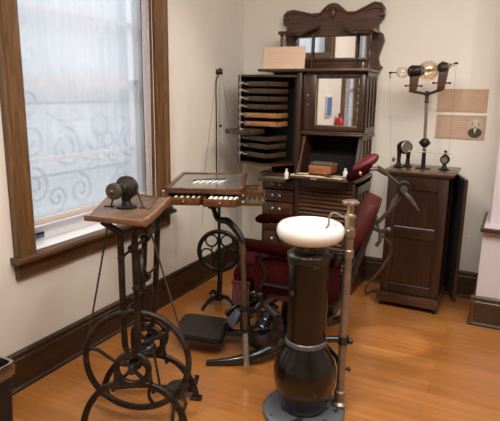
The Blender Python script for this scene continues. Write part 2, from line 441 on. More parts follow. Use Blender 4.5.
# side curtain edge, slightly wavy, at the right jamb
cb = MB(); bm = cb.bm; K = 16
cols = []
for i in range(K + 1):
    y = WY1 - 0.075 + 0.06 * i / K; x = -0.022 + 0.009 * math.sin(i * 1.4)
    cols.append([bm.verts.new((x + 0.004 * math.sin(zz * 3 + i), y, zz)) for zz in [0.80 + 1.56 * q / 12 for q in range(13)]])
for i in range(K):
    for q in range(12): bm.faces.new([cols[i][q], cols[i + 1][q], cols[i + 1][q + 1], cols[i][q + 1]])
tag(cb.build('lace_curtain', 'lace'), 'narrow gathered strip of grey-lilac curtain at the right side of the window', 'curtain')
# scrolled iron grille outside
g = MB(); gx = -0.30
def scroll(cy, cz, R, turns, a0, sgn, r=0.009):
    pts = []
    n = int(26 * turns)
    for i in range(n + 1):
        q = i / n; a = a0 + sgn * q * turns * 2 * PI; rr = R * (1 - 0.82 * q)
        pts.append((gx, cy + rr * math.cos(a), cz + rr * math.sin(a)))
    g.tube(pts, r, 6)
g.tube(circle((gx, -1.46, 1.285), 0.068, (1, 0, 0), 24), 0.010, 6, closed=True)
for my in (-1.16, -1.76):
    sg = 1 if my > -1.5 else -1
    scroll(my, 1.15, 0.125, 1.9, PI / 2, sg, 0.011)
    g.tube(smooth_path([(gx, my - 0.16 * sg, 1.33), (gx, my, 1.31), (gx, my + 0.14 * sg, 1.37)], 8), 0.010, 6)
    scroll(my - 0.17 * sg, 1.10, 0.075, 1.5, -PI / 2, -sg, 0.009)
    scroll(my - 0.10 * sg, 0.88, 0.10, 1.6, PI / 2, sg, 0.009)
    scroll(my + 0.10 * sg, 0.86, 0.08, 1.4, -PI / 2, -sg, 0.009)
for (cy, cz, rr_) in ((-1.53, 1.18, 0.05), (-1.39, 1.18, 0.05), (-1.46, 1.09, 0.045), (-2.02, 1.42, 0.06)):
    g.tube(circle((gx, cy, cz), rr_, (1, 0, 0), 18), 0.008, 6, closed=True)
scroll(-2.02, 1.22, 0.12, 1.7, PI / 2, 1, 0.010); scroll(-2.0, 1.72, 0.13, 0.8, PI / 2, 1, 0.012); scroll(-2.02, 0.95, 0.11, 1.6, PI / 2, -1, 0.010)
g.cyl((gx, -2.8, 1.0), (gx, -0.8, 1.0), 0.009, n=6); g.cyl((gx, -2.8, 0.72), (gx, -0.8, 0.72), 0.009, n=6)
for yy in (-2.8, -1.30, -0.8): g.cyl((gx, yy, 0.72), (gx, yy, 1.42), 0.010, n=6)
g.cyl((gx, -2.8, 1.42), (gx, -0.8, 1.42), 0.009, n=6)
tag(g.build('window_grille', 'grille'), 'scrolled iron grille seen faintly behind the sheer window shade', 'grille')

# things that only the cabinet mirrors show
t = thing('picture_frame', (0.02, -2.80, 1.25), 'small blue picture in a pale frame, seen in the cabinet mirror', 'picture')
MB().box((0.001, -3.02, 1.20), (0.02, -2.80, 1.46), bevel=0.003).build('frame', 'whitepaint', t)
MB().box((0.02, -3.0, 1.22), (0.022, -2.82, 1.44)).build('print', 'picblue', t)
t = thing('fire_extinguisher', (0.062, -3.22, 0.75), 'red fire extinguisher on the left wall, seen in the cabinet mirror', 'extinguisher')
MB().lathe((0.062, -3.22, 0.75), [(0.0, 0), (0.055, 0.005), (0.06, 0.03), (0.06, 0.36), (0.045, 0.41), (0.018, 0.44), (0.018, 0.47)], 20).build('cylinder', 'redpaint', t)
MB().box((0.052, -3.28, 1.215), (0.072, -3.18, 1.24)).build('handle', 'blackpaint', t)

# ------------------------------------------------------------------ dental cabinet
X0, X1, XM = 0.385, 1.14, 0.665
YF = -0.40
cab = thing('dental_cabinet', (0.76, -0.2, 0), 'tall dark mahogany dental cabinet with mirrors, swing-out trays and an open desk front', 'cabinet')
B = MB()
B.box((X0, YF, 0.0), (X0 + 0.02, -0.01, 0.86)).box((X1 - 0.02, YF, 0.0), (X1, -0.01, 0.86))
B.box((XM - 0.012, YF + 0.005, 0.03), (XM + 0.018, -0.01, 0.86)).box((X0, -0.03, 0.0), (X1, -0.01, 0.86))
B.box((X0 - 0.01, YF - 0.012, 0.0), (X1 + 0.012, -0.01, 0.085), bevel=0.006)
B.box((X0, YF, 0.80), (X1, -0.03, 0.862))
B.build('lower_case', 'mah_z', cab)
B = MB()
B.box((X0 - 0.02, YF - 0.025, 0.862), (X1 + 0.018, -0.01, 0.888), bevel=0.006)
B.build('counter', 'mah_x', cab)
# fluted side panel on the right flank
B = MB()
for (a, b_) in ((0.10, 0.80),):
    for k in range(4):
        ya = -0.385 + k * 0.093
        B.box((X1, ya, a), (X1 + 0.008, ya + 0.022, b_), bevel=0.003)
B.box((X1, -0.39, 0.09), (X1 + 0.01, -0.02, 0.13)).box((X1, -0.39, 0.77), (X1 + 0.01, -0.02, 0.83))
B.build('side_panelling', 'mah_z', cab)
# drawers, two knobs each
for k, (za, zb) in enumerate([(0.765, 0.835), (0.665, 0.755), (0.555, 0.655), (0.43, 0.545), (0.30, 0.42), (0.10, 0.29)]):
    d = MB().box((X0 + 0.024, YF - 0.014, za), (XM - 0.016, YF + 0.12, zb), bevel=0.004)
    d.box((X0 + 0.045, YF - 0.018, za + 0.016), (XM - 0.036, YF - 0.010, zb - 0.016), bevel=0.003)
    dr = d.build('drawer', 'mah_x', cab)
    for kx in (0.487, 0.548):
        kz = (za + zb) / 2 + 0.004
        MB().lathe((kx, YF - 0.018, kz), [(0.004, 0), (0.004, 0.008), (0.011, 0.012), (0.012, 0.018), (0.007, 0.023), (0, 0.024)], 12, (0, -1, 0)).build('knob', 'steel', dr)
# green-lined slide pulled out above the drawers
B = MB().box((0.43, -0.575, 0.845), (0.652, -0.05, 0.858)).box((0.43, -0.585, 0.845), (0.652, -0.572, 0.872), bevel=0.002)
B.box((0.43, -0.575, 0.845), (0.438, -0.426, 0.868)).box((0.644, -0.575, 0.845), (0.652, -0.426, 0.868))
sl = B.build('pulled_out_slide', 'mah_x', cab)
MB().box((0.439, -0.571, 0.858), (0.643, -0.43, 0.864)).build('felt_lining', 'felt', sl)
# tambour front
B = MB(); nsl = 22
for k in range(nsl):
    z = 0.10 + k * (0.70 / nsl)
    B.prism([(XM + 0.03, y, zz) for y, zz in ((YF + 0.02, z), (YF - 0.002, z + 0.003), (YF - 0.010, z + 0.016), (YF - 0.002, z + 0.029), (YF + 0.02, z + 0.0318))], (X1 - 0.03 - XM - 0.03, 0, 0))
B.build('tambour_front', 'mah_x', cab, smooth=False)
for xq in (XM + 0.012, X1 - 0.032): MB().box((xq, YF - 0.012, 0.085), (xq + 0.026, YF + 0.02, 0.86), bevel=0.003).build('tambour_stile', 'mah_z', cab)

# desk section: sloping side cheeks, dark inside
ZS, ZT = 0.888, 1.188
B = MB()
for xa in (XM + 0.012, X1 - 0.03):
    B = MB()
    B.prism([(xa, -0.012, ZS), (xa, -0.415, ZS), (xa, -0.405, ZS + 0.03), (xa, -0.30, ZT), (xa, -0.012, ZT)], (0.022, 0, 0))
    B.build('desk_cheek', 'mah_z', cab, smooth=False)
B = MB()
B.prism([(X1 - 0.006, -0.03, ZS + 0.02), (X1 - 0.006, -0.38, ZS + 0.02), (X1 - 0.006, -0.285, ZT - 0.02), (X1 - 0.006, -0.03, ZT - 0.02)], (0.004, 0, 0))
for k in range(3):
    y = -0.07 - k * 0.085
    B.box((X1 - 0.004, y - 0.012, ZS + 0.03), (X1 + 0.006, y, ZT - 0.03), bevel=0.002)
B.build('desk_side_flutes', 'mah_z', cab, smooth=False)
B = MB().box((XM + 0.034, -0.06, ZS), (X1 - 0.03, -0.03, ZT)).box((XM + 0.034, -0.30, ZT - 0.012), (X1 - 0.03, -0.03, ZT))
B.box((XM + 0.034, -0.20, ZS), (X1 - 0.03, -0.19, ZS + 0.13)) 
B.box((XM + 0.034, -0.2, ZS + 0.13), (X1 - 0.03, -0.06, ZS + 0.14))
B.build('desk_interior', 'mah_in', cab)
B = MB().box((XM + 0.02, -0.61, 0.892), (X1 - 0.012, -0.40, 0.908), bevel=0.004)
lid = B.build('drop_front_lid', 'mah_x', cab)
MB().box((0.86, -0.613, 0.893), (0.905, -0.609, 0.905)).build('lock_plate', 'steel', lid)
# lid stay arm at the left
MB().cyl((XM + 0.04, -0.50, 0.908), (XM + 0.032, -0.315, 1.15), 0.004, n=6).build('lid_stay', 'brass', cab)
# moulding between desk and mirror box
MB().box((XM - 0.012, -0.335, ZT), (X1 + 0.014, -0.01, ZT + 0.014), bevel=0.004).box((XM - 0.004, -0.322, ZT + 0.014), (X1 + 0.006, -0.01, ZT + 0.028), bevel=0.004).build('moulding', 'mah_x', cab)
# mirror box
ZA, ZB = ZT + 0.028, 1.645
B = MB().box((XM, -0.30, ZA), (XM + 0.02, -0.01, ZB)).box((X1 - 0.02, -0.30, ZA), (X1, -0.01, ZB)).box((XM, -0.03, ZA), (X1, -0.01, ZB)).box((XM, -0.3, ZA), (X1, -0.01, ZA + 0.02)).box((XM, -0.30, ZB - 0.02), (X1, -0.01, ZB))
for k in range(4):
    y = -0.30 + k * 0.088
    B.box((X1, y, ZA + 0.02), (X1 + 0.008, y + 0.024, ZB - 0.02), bevel=0.003)
B.box((X1, -0.3, ZA), (X1 + 0.008, -0.012, ZA + 0.035)).box((X1, -0.3, ZB - 0.035), (X1 + 0.008, -0.012, ZB))
B.build('mirror_case', 'mah_z', cab)
fz0, fz1, fx0, fx1 = ZA + 0.008, ZB - 0.01, XM + 0.006, X1 - 0.004
B = MB()
B.box((fx0, -0.325, fz0), (fx0 + 0.098, -0.302, fz1), bevel=0.003).box((fx1 - 0.042, -0.325, fz0), (fx1, -0.302, fz1), bevel=0.003)
B.box((fx0 + 0.098, -0.325, fz0), (fx1 - 0.042, -0.302, fz0 + 0.035), bevel=0.003).box((fx0 + 0.098, -0.325, fz1 - 0.032), (fx1 - 0.042, -0.302, fz1), bevel=0.003)
dd = B.build('door', 'mah_z', cab)
MB().box((fx0 + 0.096, -0.316, fz0 + 0.033), (fx1 - 0.040, -0.309, fz1 - 0.030)).build('mirror', 'mirror', dd)
e = MB(); a0, a1, c0, c1 = fx0 + 0.098, fx1 - 0.042, fz0 + 0.035, fz1 - 0.032
for (pa, pb) in (((a0, c0), (a1, c0)), ((a1, c0), (a1, c1)), ((a1, c1), (a0, c1)), ((a0, c1), (a0, c0))):
    e.cyl((pa[0], -0.317, pa[1]), (pb[0], -0.317, pb[1]), 0.005, n=6)
e.build('bevelled_edge', 'mirror', dd)
MB().sphere((fx0 + 0.04, -0.33, (fz0 + fz1) / 2 - 0.02), 0.008, n=10).build('knob', 'brass', dd)
MB().cyl((fx0 + 0.04, -0.330, (fz0 + fz1) / 2 + 0.05), (fx0 + 0.04, -0.322, (fz0 + fz1) / 2 + 0.05), 0.009, n=10).build('escutcheon', 'brass', dd)
# stile and housing behind the swing trays
B = MB().box((XM - 0.035, -0.36, ZS), (XM + 0.002, -0.01, ZB), bevel=0.003)
B.build('stile', 'mah_z', cab)
B = MB().box((X0, -0.03, ZS), (XM - 0.03, -0.01, ZB)).box((X0, -0.24, ZS), (X0 + 0.012, -0.01, ZB)).box((X0, -0.24, ZS), (XM - 0.03, -0.01, ZS + 0.01))
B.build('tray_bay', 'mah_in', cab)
# swing-out tray rack: thin top and bottom boards, left cheek, dark back, silver pivot post
B = MB().prism([(0.205, -0.485, 0.952), (0.50, -0.57, 0.952), (0.632, -0.40, 0.952), (0.632, -0.2, 0.952), (0.205, -0.2, 0.952)], (0, 0, 0.018))
B.prism([(0.205, -0.485, 1.607), (0.40, -0.50, 1.607), (0.632, -0.38, 1.607), (0.632, -0.2, 1.607), (0.205, -0.2, 1.607)], (0, 0, 0.015))
B.box((0.203, -0.485, 0.952), (0.217, -0.2, 1.62))
rk = B.build('swing_rack', 'mah_z', cab)
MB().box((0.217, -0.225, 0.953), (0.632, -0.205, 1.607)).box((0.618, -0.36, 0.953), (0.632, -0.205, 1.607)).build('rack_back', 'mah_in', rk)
MB().cyl((0.226, -0.493, 0.955), (0.226, -0.493, 1.625), 0.0045, n=8).build('pivot_post', 'steel', rk)
zs = [1.555, 1.503, 1.447, 1.389, 1.325, 1.262, 1.208, 1.155, 1.097, 1.030]
for k, z in enumerate(zs):
    light = k in (4, 5)
    if k == 6: ang, cx_, cy_, L, W = math.radians(-10), 0.315, -0.58, 0.22, 0.20
    elif light: ang, cx_, cy_, L, W = math.radians(-3), 0.412, -0.42, 0.28, 0.19
    else: ang, cx_, cy_, L, W = math.radians(-22 + 1.5 * (k % 3)), 0.405, -0.42, 0.26, 0.22
    c = V((cx_, cy_, z)); R = Matrix.Rotation(ang, 3, 'Z')
    def P(x, y, zz): return c + R @ V((x, y, zz))
    tr = MB()
    def bx(a, b_):
        lo, hi = V(a), V(b_)
        tr.box(c + lo, c + hi, bevel=0.0015, pivot=c, rot=R)
    bx((-L/2, -W/2, -0.015), (L/2, -W/2 + 0.008, 0.018)); bx((-L/2, W/2 - 0.008, -0.015), (L/2, W/2, 0.016))
    bx((-L/2, -W/2, -0.015), (-L/2 + 0.008, W/2, 0.016)); bx((L/2 - 0.008, -W/2, -0.015), (L/2, W/2, 0.016))
    bx((-L/2, -W/2, -0.017), (L/2, W/2, -0.011))
    to = tr.build('swing_tray', 'tray_light' if light else 'tray_wood', cab)
    if light: to['label'] = 'lighter orange wooden tray'
    if k == 6: to['label'] = 'dark tray swung out to the left'
    hub = V((0.226, -0.493, z))
    MB().cyl(hub - V((0, 0, 0.016)), hub + V((0, 0, 0.016)), 0.011, n=10).tube([hub + V((0, -0.004, 0)), hub + V((0.022, -0.008, 0.010)), hub + V((0.045, -0.008, -0.002)), P(-L/2 + 0.06, -W/2, 0)], 0.006, 6).sphere(hub + V((0.014, -0.012, 0.002)), 0.012, n=8).build('hinge_bracket', 'steel', to)
# top shelf
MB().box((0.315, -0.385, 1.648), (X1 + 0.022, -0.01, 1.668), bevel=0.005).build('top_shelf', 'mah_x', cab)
# scalloped crest board
cr = [(0.42, 1.668), (0.385, 1.70), (0.372, 1.75), (0.385, 1.80), (0.40, 1.86), (0.392, 1.93), (0.400, 2.00), (0.378, 2.03), (0.363, 2.06), (0.368, 2.095), (0.395, 2.125), (0.45, 2.133), (0.52, 2.118), (0.60, 2.098), (0.67, 2.10), (0.70, 2.13), (0.735, 2.158), (0.775, 2.168), (0.815, 2.158), (0.85, 2.13), (0.885, 2.10), (0.95, 2.098), (1.02, 2.128), (1.09, 2.160), (1.145, 2.150), (1.175, 2.11), (1.178, 2.065), (1.155, 2.03), (1.135, 2.0), (1.14, 1.95), (1.17, 1.93), (1.185, 1.88), (1.165, 1.82), (1.148, 1.76), (1.16, 1.71), (1.185, 1.69), (1.165, 1.668)]
MB().prism([(x, -0.012, z) for x, z in cr], (0, -0.022, 0)).build('crest_board', 'mah_x', cab, smooth=False)
B = MB(); band = [p for p in cr if p[1] > 2.02]
B.tube(smooth_path([(x * 0.985 + 0.0115, -0.036, z - 0.016) for x, z in band], 3), 0.006, 6)
for i in range(-3, 4):
    a = i * 0.42
    B.sphere((0.775 + 0.045 * math.sin(a), -0.038, 2.105 + 0.042 * math.cos(a)), 0.015, (1, 0.6, 1), 8)
B.sphere((0.775, -0.038, 2.09), 0.028, (0.8, 0.5, 1.3), 12)
for s_ in (-1, 1):
    for k in range(8):
        q = k / 7
        B.sphere((0.775 + s_ * (0.27 + 0.115 * q), -0.038, 2.10 + 0.015 * math.sin(q * 3)), 0.013, (1.2, 0.5, 0.6), 8)
    B.tube(circle((0.775 + s_ * 0.372, -0.037, 2.075), 0.022, (0, 1, 0), 14), 0.006, 6, closed=True)
B.build('carved_crest', 'mah_x', cab)
MB().box((0.482, -0.04, 1.758), (1.072, -0.033, 1.922)).build('long_mirror', 'mirror', cab)
B = MB()
B.box((0.46, -0.05, 1.74), (1.095, -0.033, 1.762), bevel=0.003).box((0.46, -0.05, 1.918), (1.095, -0.033, 1.938), bevel=0.003)
B.box((0.46, -0.05, 1.74), (0.486, -0.033, 1.938), bevel=0.003).box((1.068, -0.05, 1.74), (1.095, -0.033, 1.938), bevel=0.003)
B.build('mirror_frame', 'mah_x', cab)
# curved bracket shelves with turned posts
for (xa, xb, cor) in ((0.40, 0.66, 0), (0.89, 1.145, 1)):
    if not cor: pl = [(xa, -0.03), (xa - 0.005, -0.20), (xa + 0.03, -0.225), (xa + 0.09, -0.215), (xb - 0.08, -0.15), (xb - 0.02, -0.11), (xb + 0.02, -0.07), (xb + 0.02, -0.03)]
    else: pl = [(xa - 0.02, -0.03), (xa - 0.02, -0.07), (xa + 0.02, -0.11), (xa + 0.08, -0.15), (xb - 0.09, -0.215), (xb - 0.03, -0.225), (xb + 0.005, -0.20), (xb, -0.03)]
    def zsh(x):
        q = (x - (xb - 0.12)) / 0.14 if not cor else ((xa + 0.10) - x) / 0.14
        return 1.932 + 0.055 * max(0.0, min(1.0, q)) ** 1.6
    sb_ = MB(); rr = []
    xs_ = [xa + (xb + 0.02 - xa) * i / 14 if not cor else xa - 0.02 + (xb - xa + 0.02) * i / 14 for i in range(15)]
    for i, x in enumerate(xs_):
        q = i / 14 if not cor else 1 - i / 14
        dp = 0.225 if q < 0.45 else 0.225 - 0.145 * (q - 0.45) / 0.55
        if q < 0.05: dp -= 0.02
        z = zsh(x); rr.append([V((x, -0.03, z)), V((x, -dp, z)), V((x, -dp - 0.006, z + 0.010)), V((x, -dp, z + 0.022)), V((x, -0.03, z + 0.022))])
    sb_.rings(rr); sh = sb_.build('bracket_shelf', 'mah_x', cab)
    px = xa + 0.025 if not cor else xb - 0.025
    MB().lathe((px, -0.19, 1.668), [(0.014, 0), (0.014, 0.02), (0.008, 0.035), (0.013, 0.07), (0.015, 0.10), (0.008, 0.125), (0.006, 0.14), (0.010, 0.16), (0.008, 0.2), (0.012, 0.235), (0.007, 0.245), (0.013, 0.255), (0.013, 0.264)], 12).build('turned_post', 'mah_z', sh)
    qx = xb - 0.03 if not cor else xa + 0.10
    MB().cyl((qx, -0.06, 1.668), (qx, -0.06, 1.945), 0.007, n=8).build('slim_post', 'mah_z', sh)
MB().cyl((0.5, -0.19, 1.668), (0.5, -0.19, 1.75), 0.005, n=8).sphere((0.5, -0.19, 1.76), 0.012, n=8).build('finial', 'steel', cab)
MB().lathe((1.115, -0.33, 1.668), [(0.01, 0), (0.004, 0.012), (0.009, 0.028), (0.002, 0.045)], 10).build('finial', 'steel', cab)

# card sign standing on the top shelf
t = thing('shelf_sign', (0.52, -0.34, 1.668), 'pale peach information card standing on the left end of the cabinet top shelf', 'sign')
MB().prism([(0.352, -0.368, 1.669), (0.352, -0.345, 1.828), (0.352, -0.341, 1.828), (0.352, -0.362, 1.669)], (0.335, 0, 0)).box((0.352, -0.362, 1.669), (0.687, -0.30, 1.671)).build('card', 'card', t, smooth=False)
B = MB()
for k in range(4):
    q = 0.28 + 0.14 * k; y = -0.3688 + 0.023 * q; z = 1.669 + 0.159 * q
    B.prism([(0.39, y, z), (0.39, y + 0.0006, z + 0.004), (0.39, y + 0.0020, z + 0.004), (0.39, y + 0.0014, z)], (0.25 - 0.03 * (k % 3), 0, 0))
B.build('printed_lines', 'card_line', t, smooth=False)

# things on the desk lid
bb = thing('bur_box', (0.84, -0.36, 0.91), 'orange varnished wooden box of dental burs inside the open desk', 'box')
MB().box((0.772, -0.40, 0.909), (0.948, -0.27, 0.913)).box((0.772, -0.40, 0.909), (0.948, -0.392, 0.966), bevel=0.002).box((0.772, -0.278, 0.909), (0.948, -0.27, 0.978)).box((0.772, -0.4, 0.909), (0.765, -0.27, 0.966)).box((0.940, -0.4, 0.909), (0.948, -0.27, 0.966)).build('case', 'burbox', bb)
MB().box((0.77, -0.43, 0.909), (0.92, -0.402, 0.920), bevel=0.003).build('front_tray', 'burbox', bb)
MB().box((0.765, -0.392, 0.915), (0.940, -0.278, 0.965)).build('block', 'mah_in', bb)
B = MB()
for i in range(8):
    for j in range(3):
        B.cyl((0.778 + i * 0.021, -0.375 + j * 0.035, 0.965), (0.778 + i * 0.021, -0.375 + j * 0.035, 0.99), 0.0035, n=6)
tag(B.build('burs', 'steel', bb), kind='stuff')
rng = random.Random(3)
pap = [(0.74, -0.555, 0.10, 0.07, 0.1), (0.835, -0.56, 0.09, 0.06, -0.12), (0.92, -0.55, 0.09, 0.07, 0.2), (1.03, -0.56, 0.10, 0.06, -0.05), (0.75, -0.47, 0.08, 0.05, 0.3), (1.02, -0.48, 0.08, 0.05, -0.2)]
where = ['at the left front corner', 'left of the lock', 'right of the lock', 'at the right front corner', 'beside the left cheek', 'beside the right cheek']
for i, (x, y, l, w_, a) in enumerate(pap):
    o = MB().box((x - l/2, y - w_/2, 0.909), (x + l/2, y + w_/2, 0.911), rz=a).build('paper_card', 'paper')
    tag(o, 'small cream card lying on the desk lid ' + where[i], 'card', 'cream cards on the desk lid')
for i, (x, y, l, a) in enumerate([(0.78, -0.545, 0.13, 0.5), (0.86, -0.50, 0.15, -0.5), (0.92, -0.52, 0.16, -0.35), (0.97, -0.56, 0.13, -0.6), (1.04, -0.52, 0.12, 0.4)]):
    d = V((math.cos(a), math.sin(a), 0)) * l / 2; c = V((x, y, 0.9145))
    o = MB().tube([c - d, c - d * 0.3, c + d * 0.2, c + d * 0.8, c + d + V((0, 0.012, 0))], [0.003, 0.0035, 0.002, 0.0015, 0.001], 6).build('dental_instrument', 'iron')
    tag(o, 'slim dark hand instrument lying across the cream cards on the desk lid', 'instrument', 'hand instruments on the desk lid')
def bottle(x, y, z, h, label):
    t = thing('bottle', (x, y, z), label, 'bottle', 'small white bottles')
    MB().lathe((x, y, z), [(0, 0), (0.015, 0.001), (0.016, 0.005), (0.016, h * 0.6), (0.007, h * 0.78), (0.007, h * 0.86)], 14).build('body', 'white', t)
    MB().lathe((x, y, z + h * 0.86), [(0.009, 0), (0.009, h * 0.14)], 12).build('cap', 'bone', t)
bottle(0.628, -0.50, 0.8645, 0.075, 'small white bottle standing on the green-lined slide of the cabinet')
bottle(1.07, -0.47, 0.9085, 0.065, 'small white bottle standing at the right end of the open desk lid')

# ------------------------------------------------------------------ electric cabinet at the right
ec = thing('electrotherapy_cabinet', (1.57, -0.3, 0), 'reddish mahogany pedestal cabinet with two sunken panels and its side door ajar', 'cabinet')
ex0, ex1, ey0, ey1, ez0, ez1 = 1.375, 1.775, -0.47, -0.11, 0.10, 0.965
def panel_face(mb, x0, x1, z0, z1, y, zm):
    st = 0.062
    mb.box((x0, y, z0), (x0 + st, y + 0.02, z1), bevel=0.002).box((x1 - st, y, z0), (x1, y + 0.02, z1), bevel=0.002)
    for za, zb in ((z0, z0 + 0.075), (zm - 0.035, zm + 0.035), (z1 - 0.10, z1)):
        mb.box((x0 + st, y, za), (x1 - st, y + 0.02, zb), bevel=0.002)
B = MB(); panel_face(B, ex0, ex1, ez0, ez1, ey0, 0.56)
B.box((ex0 + 0.002, ey0 + 0.002, ez0), (ex0 + 0.02, ey1, ez1)).box((ex0, ey1 - 0.015, ez0), (ex1, ey1, ez1)).box((ex0, ey0 + 0.002, ez0), (ex1, ey1, ez0 + 0.02)).box((ex0, ey0 + 0.002, ez1 - 0.02), (ex1, ey1, ez1))
B.build('carcass', 'redmah_z', ec)
MB().box((ex0 + 0.06, ey0 + 0.012, ez0 + 0.05), (ex1 - 0.06, ey0 + 0.02, ez1 - 0.05)).build('sunken_panels', 'redmah_z', ec)
B = MB()
for za, zb in ((ez0 + 0.075, 0.525), (0.595, ez1 - 0.10)):
    for (p, q) in (((ex0 + 0.064, za), (ex1 - 0.064, za)), ((ex1 - 0.064, za), (ex1 - 0.064, zb)), ((ex0 + 0.064, zb), (ex1 - 0.064, zb)), ((ex0 + 0.064, za), (ex0 + 0.064, zb))):
        B.cyl((p[0], ey0 + 0.006, p[1]), (q[0], ey0 + 0.006, q[1]), 0.005, n=6)
B.build('panel_beading', 'redmah_z', ec)
MB().box((ex0 + 0.022, ey0 + 0.03, ez0 + 0.02), (ex0 + 0.03, ey1 - 0.016, ez1 - 0.02)).box((ex0 + 0.03, ey1 - 0.02, ez0 + 0.02), (ex1 - 0.02, ey1 - 0.016, ez1 - 0.02)).box((ex0 + 0.03, ey0 + 0.021, ez0 + 0.02), (ex1 - 0.004, ey0 + 0.026, ez1 - 0.02)).build('inner_shade_sheets', 'mah_in', ec)  # near-black sheets that paint the shade inside the cabinet
MB().box((1.355, -0.495, 0.036), (1.785, -0.10, 0.105), bevel=0.008).build('plinth', 'mah_x', ec)
MB().box((1.352, -0.498, 0.965), (1.80, -0.095, 0.975), bevel=0.003).box((1.345, -0.505, 0.974), (1.808, -0.09, 0.990), bevel=0.005).build('top_board', 'mah_x', ec)
for (x, y) in ((1.385, -0.465), (1.755, -0.465), (1.385, -0.13), (1.755, -0.13)):
    MB().cyl((x - 0.009, y, 0.021), (x + 0.009, y, 0.021), 0.021, n=14).box((x - 0.013, y - 0.014, 0.025), (x + 0.013, y + 0.014, 0.047), bevel=0.002).build('caster', 'iron', ec)
# door hinged at the back, standing ajar
hp = V((1.777, -0.105, 0)); fe = V((1.878, -0.45, 0)); dr_ = (fe - hp); ang = math.atan2(dr_.y, dr_.x); Ld = dr_.length
Rz = Matrix.Rotation(ang, 3, 'Z')
def DB(mb, lo, hi, bv=0.002):
    lo, hi = V(lo), V(hi)
    mb.box(hp + lo, hp + hi, bevel=bv, pivot=hp, rot=Rz)
B = MB(); DB(B, (0, -0.008, 0.105), (0.05, 0.012, 0.955)); DB(B, (Ld - 0.05, -0.008, 0.105), (Ld, 0.012, 0.955)); DB(B, (0.05, -0.008, 0.105), (Ld - 0.05, 0.012, 0.18)); DB(B, (0.05, -0.008, 0.53), (Ld - 0.05, 0.012, 0.60)); DB(B, (0.05, -0.008, 0.88), (Ld - 0.05, 0.012, 0.955)); DB(B, (0.05, -0.003, 0.17), (Ld - 0.05, 0.006, 0.89))
ed = B.build('door', 'redmah_z', ec)
B = MB(); DB(B, (0.01, -0.012, 0.11), (Ld - 0.012, -0.0085, 0.95), 0); B.build('door_shade_sheet', 'mah_in', ed)  # near-black sheet stands in for shade on the door's inner face
kp = hp + Rz @ V((Ld - 0.03, 0.012, 0.56)); kn = Rz @ V((0, 1, 0))
MB().cyl(kp, kp + kn * 0.035, 0.003, n=8).tube(circle(kp + kn * 0.045, 0.011, (0, 1, 0), 14), 0.003, 6, closed=True).build('key', 'brass', ed)

# apparatus on top ------------------------------------------------
TZ = 0.990
st = thing('tube_stand', (1.575, -0.3, TZ), 'upright tube stand with two clamps holding glass globes on the pedestal cabinet', 'apparatus')
MB().box((1.528, -0.335, TZ), (1.625, -0.265, TZ + 0.008), bevel=0.002).build('base_plate', 'iron', st)
MB().cyl((1.576, -0.3, TZ + 0.008), (1.574, -0.3, 1.12), 0.015, 0.013).build('socket', 'iron', st)
MB().cyl((1.574, -0.3, 1.12), (1.562, -0.3, 1.445), 0.011, 0.010).build('column', 'nickel', st)
MB().sphere((1.573, -0.3, 1.17), 0.033, (1, 0.8, 1)).cyl((1.535, -0.3, 1.17), (1.61, -0.3, 1.17), 0.010, n=10).build('clamp_ball', 'iron', st)
MB().lathe((1.562, -0.3, 1.44), [(0.013, 0), (0.016, 0.01), (0.010, 0.02), (0.014, 0.035), (0.010, 0.05), (0.011, 0.06)], 12).build('neck', 'copper', st)
B = MB().lathe((1.56, -0.3, 1.485), [(0.014, 0), (0.017, 0.02), (0.010, 0.035)], 12)
B.tube([(1.47, -0.3, 1.512), (1.50, -0.3, 1.510), (1.56, -0.3, 1.497), (1.62, -0.3, 1.520), (1.66, -0.3, 1.535)], 0.0095, 8)
B.build('yoke', 'iron', st)
for (xa, za, zb, lean) in ((1.464, 1.508, 1.655, 0.004), (1.645, 1.528, 1.690, 0.010)):
    B = MB()
    for s_ in (-1, 1):
        B.prism([(xa - 0.022, -0.3 + s_ * 0.016 - 0.005, za), (xa + 0.022, -0.3 + s_ * 0.016 - 0.005, za), (xa + 0.034 + lean, -0.3 + s_ * 0.016 - 0.005, zb), (xa - 0.030 + lean, -0.3 + s_ * 0.016 - 0.005, zb)], (0, 0.010, 0), bevel=0.002)
    B.box((xa - 0.022, -0.32, za), (xa + 0.022, -0.28, za + 0.035), bevel=0.002)
    ho = B.build('wooden_holder', 'copper' if 0 else 'mah_x', st)
    MB().cyl((xa - 0.05, -0.3, za + 0.045), (xa + 0.055, -0.3, za + 0.045), 0.0045, n=8).sphere((xa - 0.05, -0.3, za + 0.045), 0.008, n=8).sphere((xa + 0.055, -0.3, za + 0.045), 0.008, n=8).build('clamp_screw', 'iron', ho)
ax = V((0.97, 0, 0.11)).normalized(); 
B = MB().lathe(V((1.455, -0.305, 1.648)), [(0.022, -0.01), (0.036, 0.0), (0.040, 0.02), (0.034, 0.06), (0.024, 0.075)], 20, ax)
B.tube(circle((1.458, -0.31, 1.648), 0.034, (0.6, -0.8, 0.05), 24), 0.009, 8, closed=True)
B.build('collar', 'iron', st)
MB().lathe((1.635, -0.305, 1.672), [(0.018, -0.02), (0.03, -0.01), (0.034, 0.0), (0.034, 0.03), (0.026, 0.045)], 20, ax).tube(circle((1.66, -0.305, 1.685), 0.022, ax, 16), 0.005, 6, closed=True).tube(circle((1.645, -0.305, 1.683), 0.028, ax, 16), 0.005, 6, closed=True).build('collar', 'iron_worn', st)
tb = thing('glass_tube', (1.555, -0.3, 1.58), 'old glass discharge tube with an amber globe held in the stand clamps', 'glass tube')
MB().sphere((1.552, -0.28, 1.655), 0.070, n=24).build('globe', 'bulb', tb)
MB().cyl((1.49, -0.3, 1.648), (1.60, -0.3, 1.662), 0.008, n=10).sphere((1.56, -0.3, 1.655), 0.014, (0.5, 1, 1), 10).build('electrode', 'brass', tb)
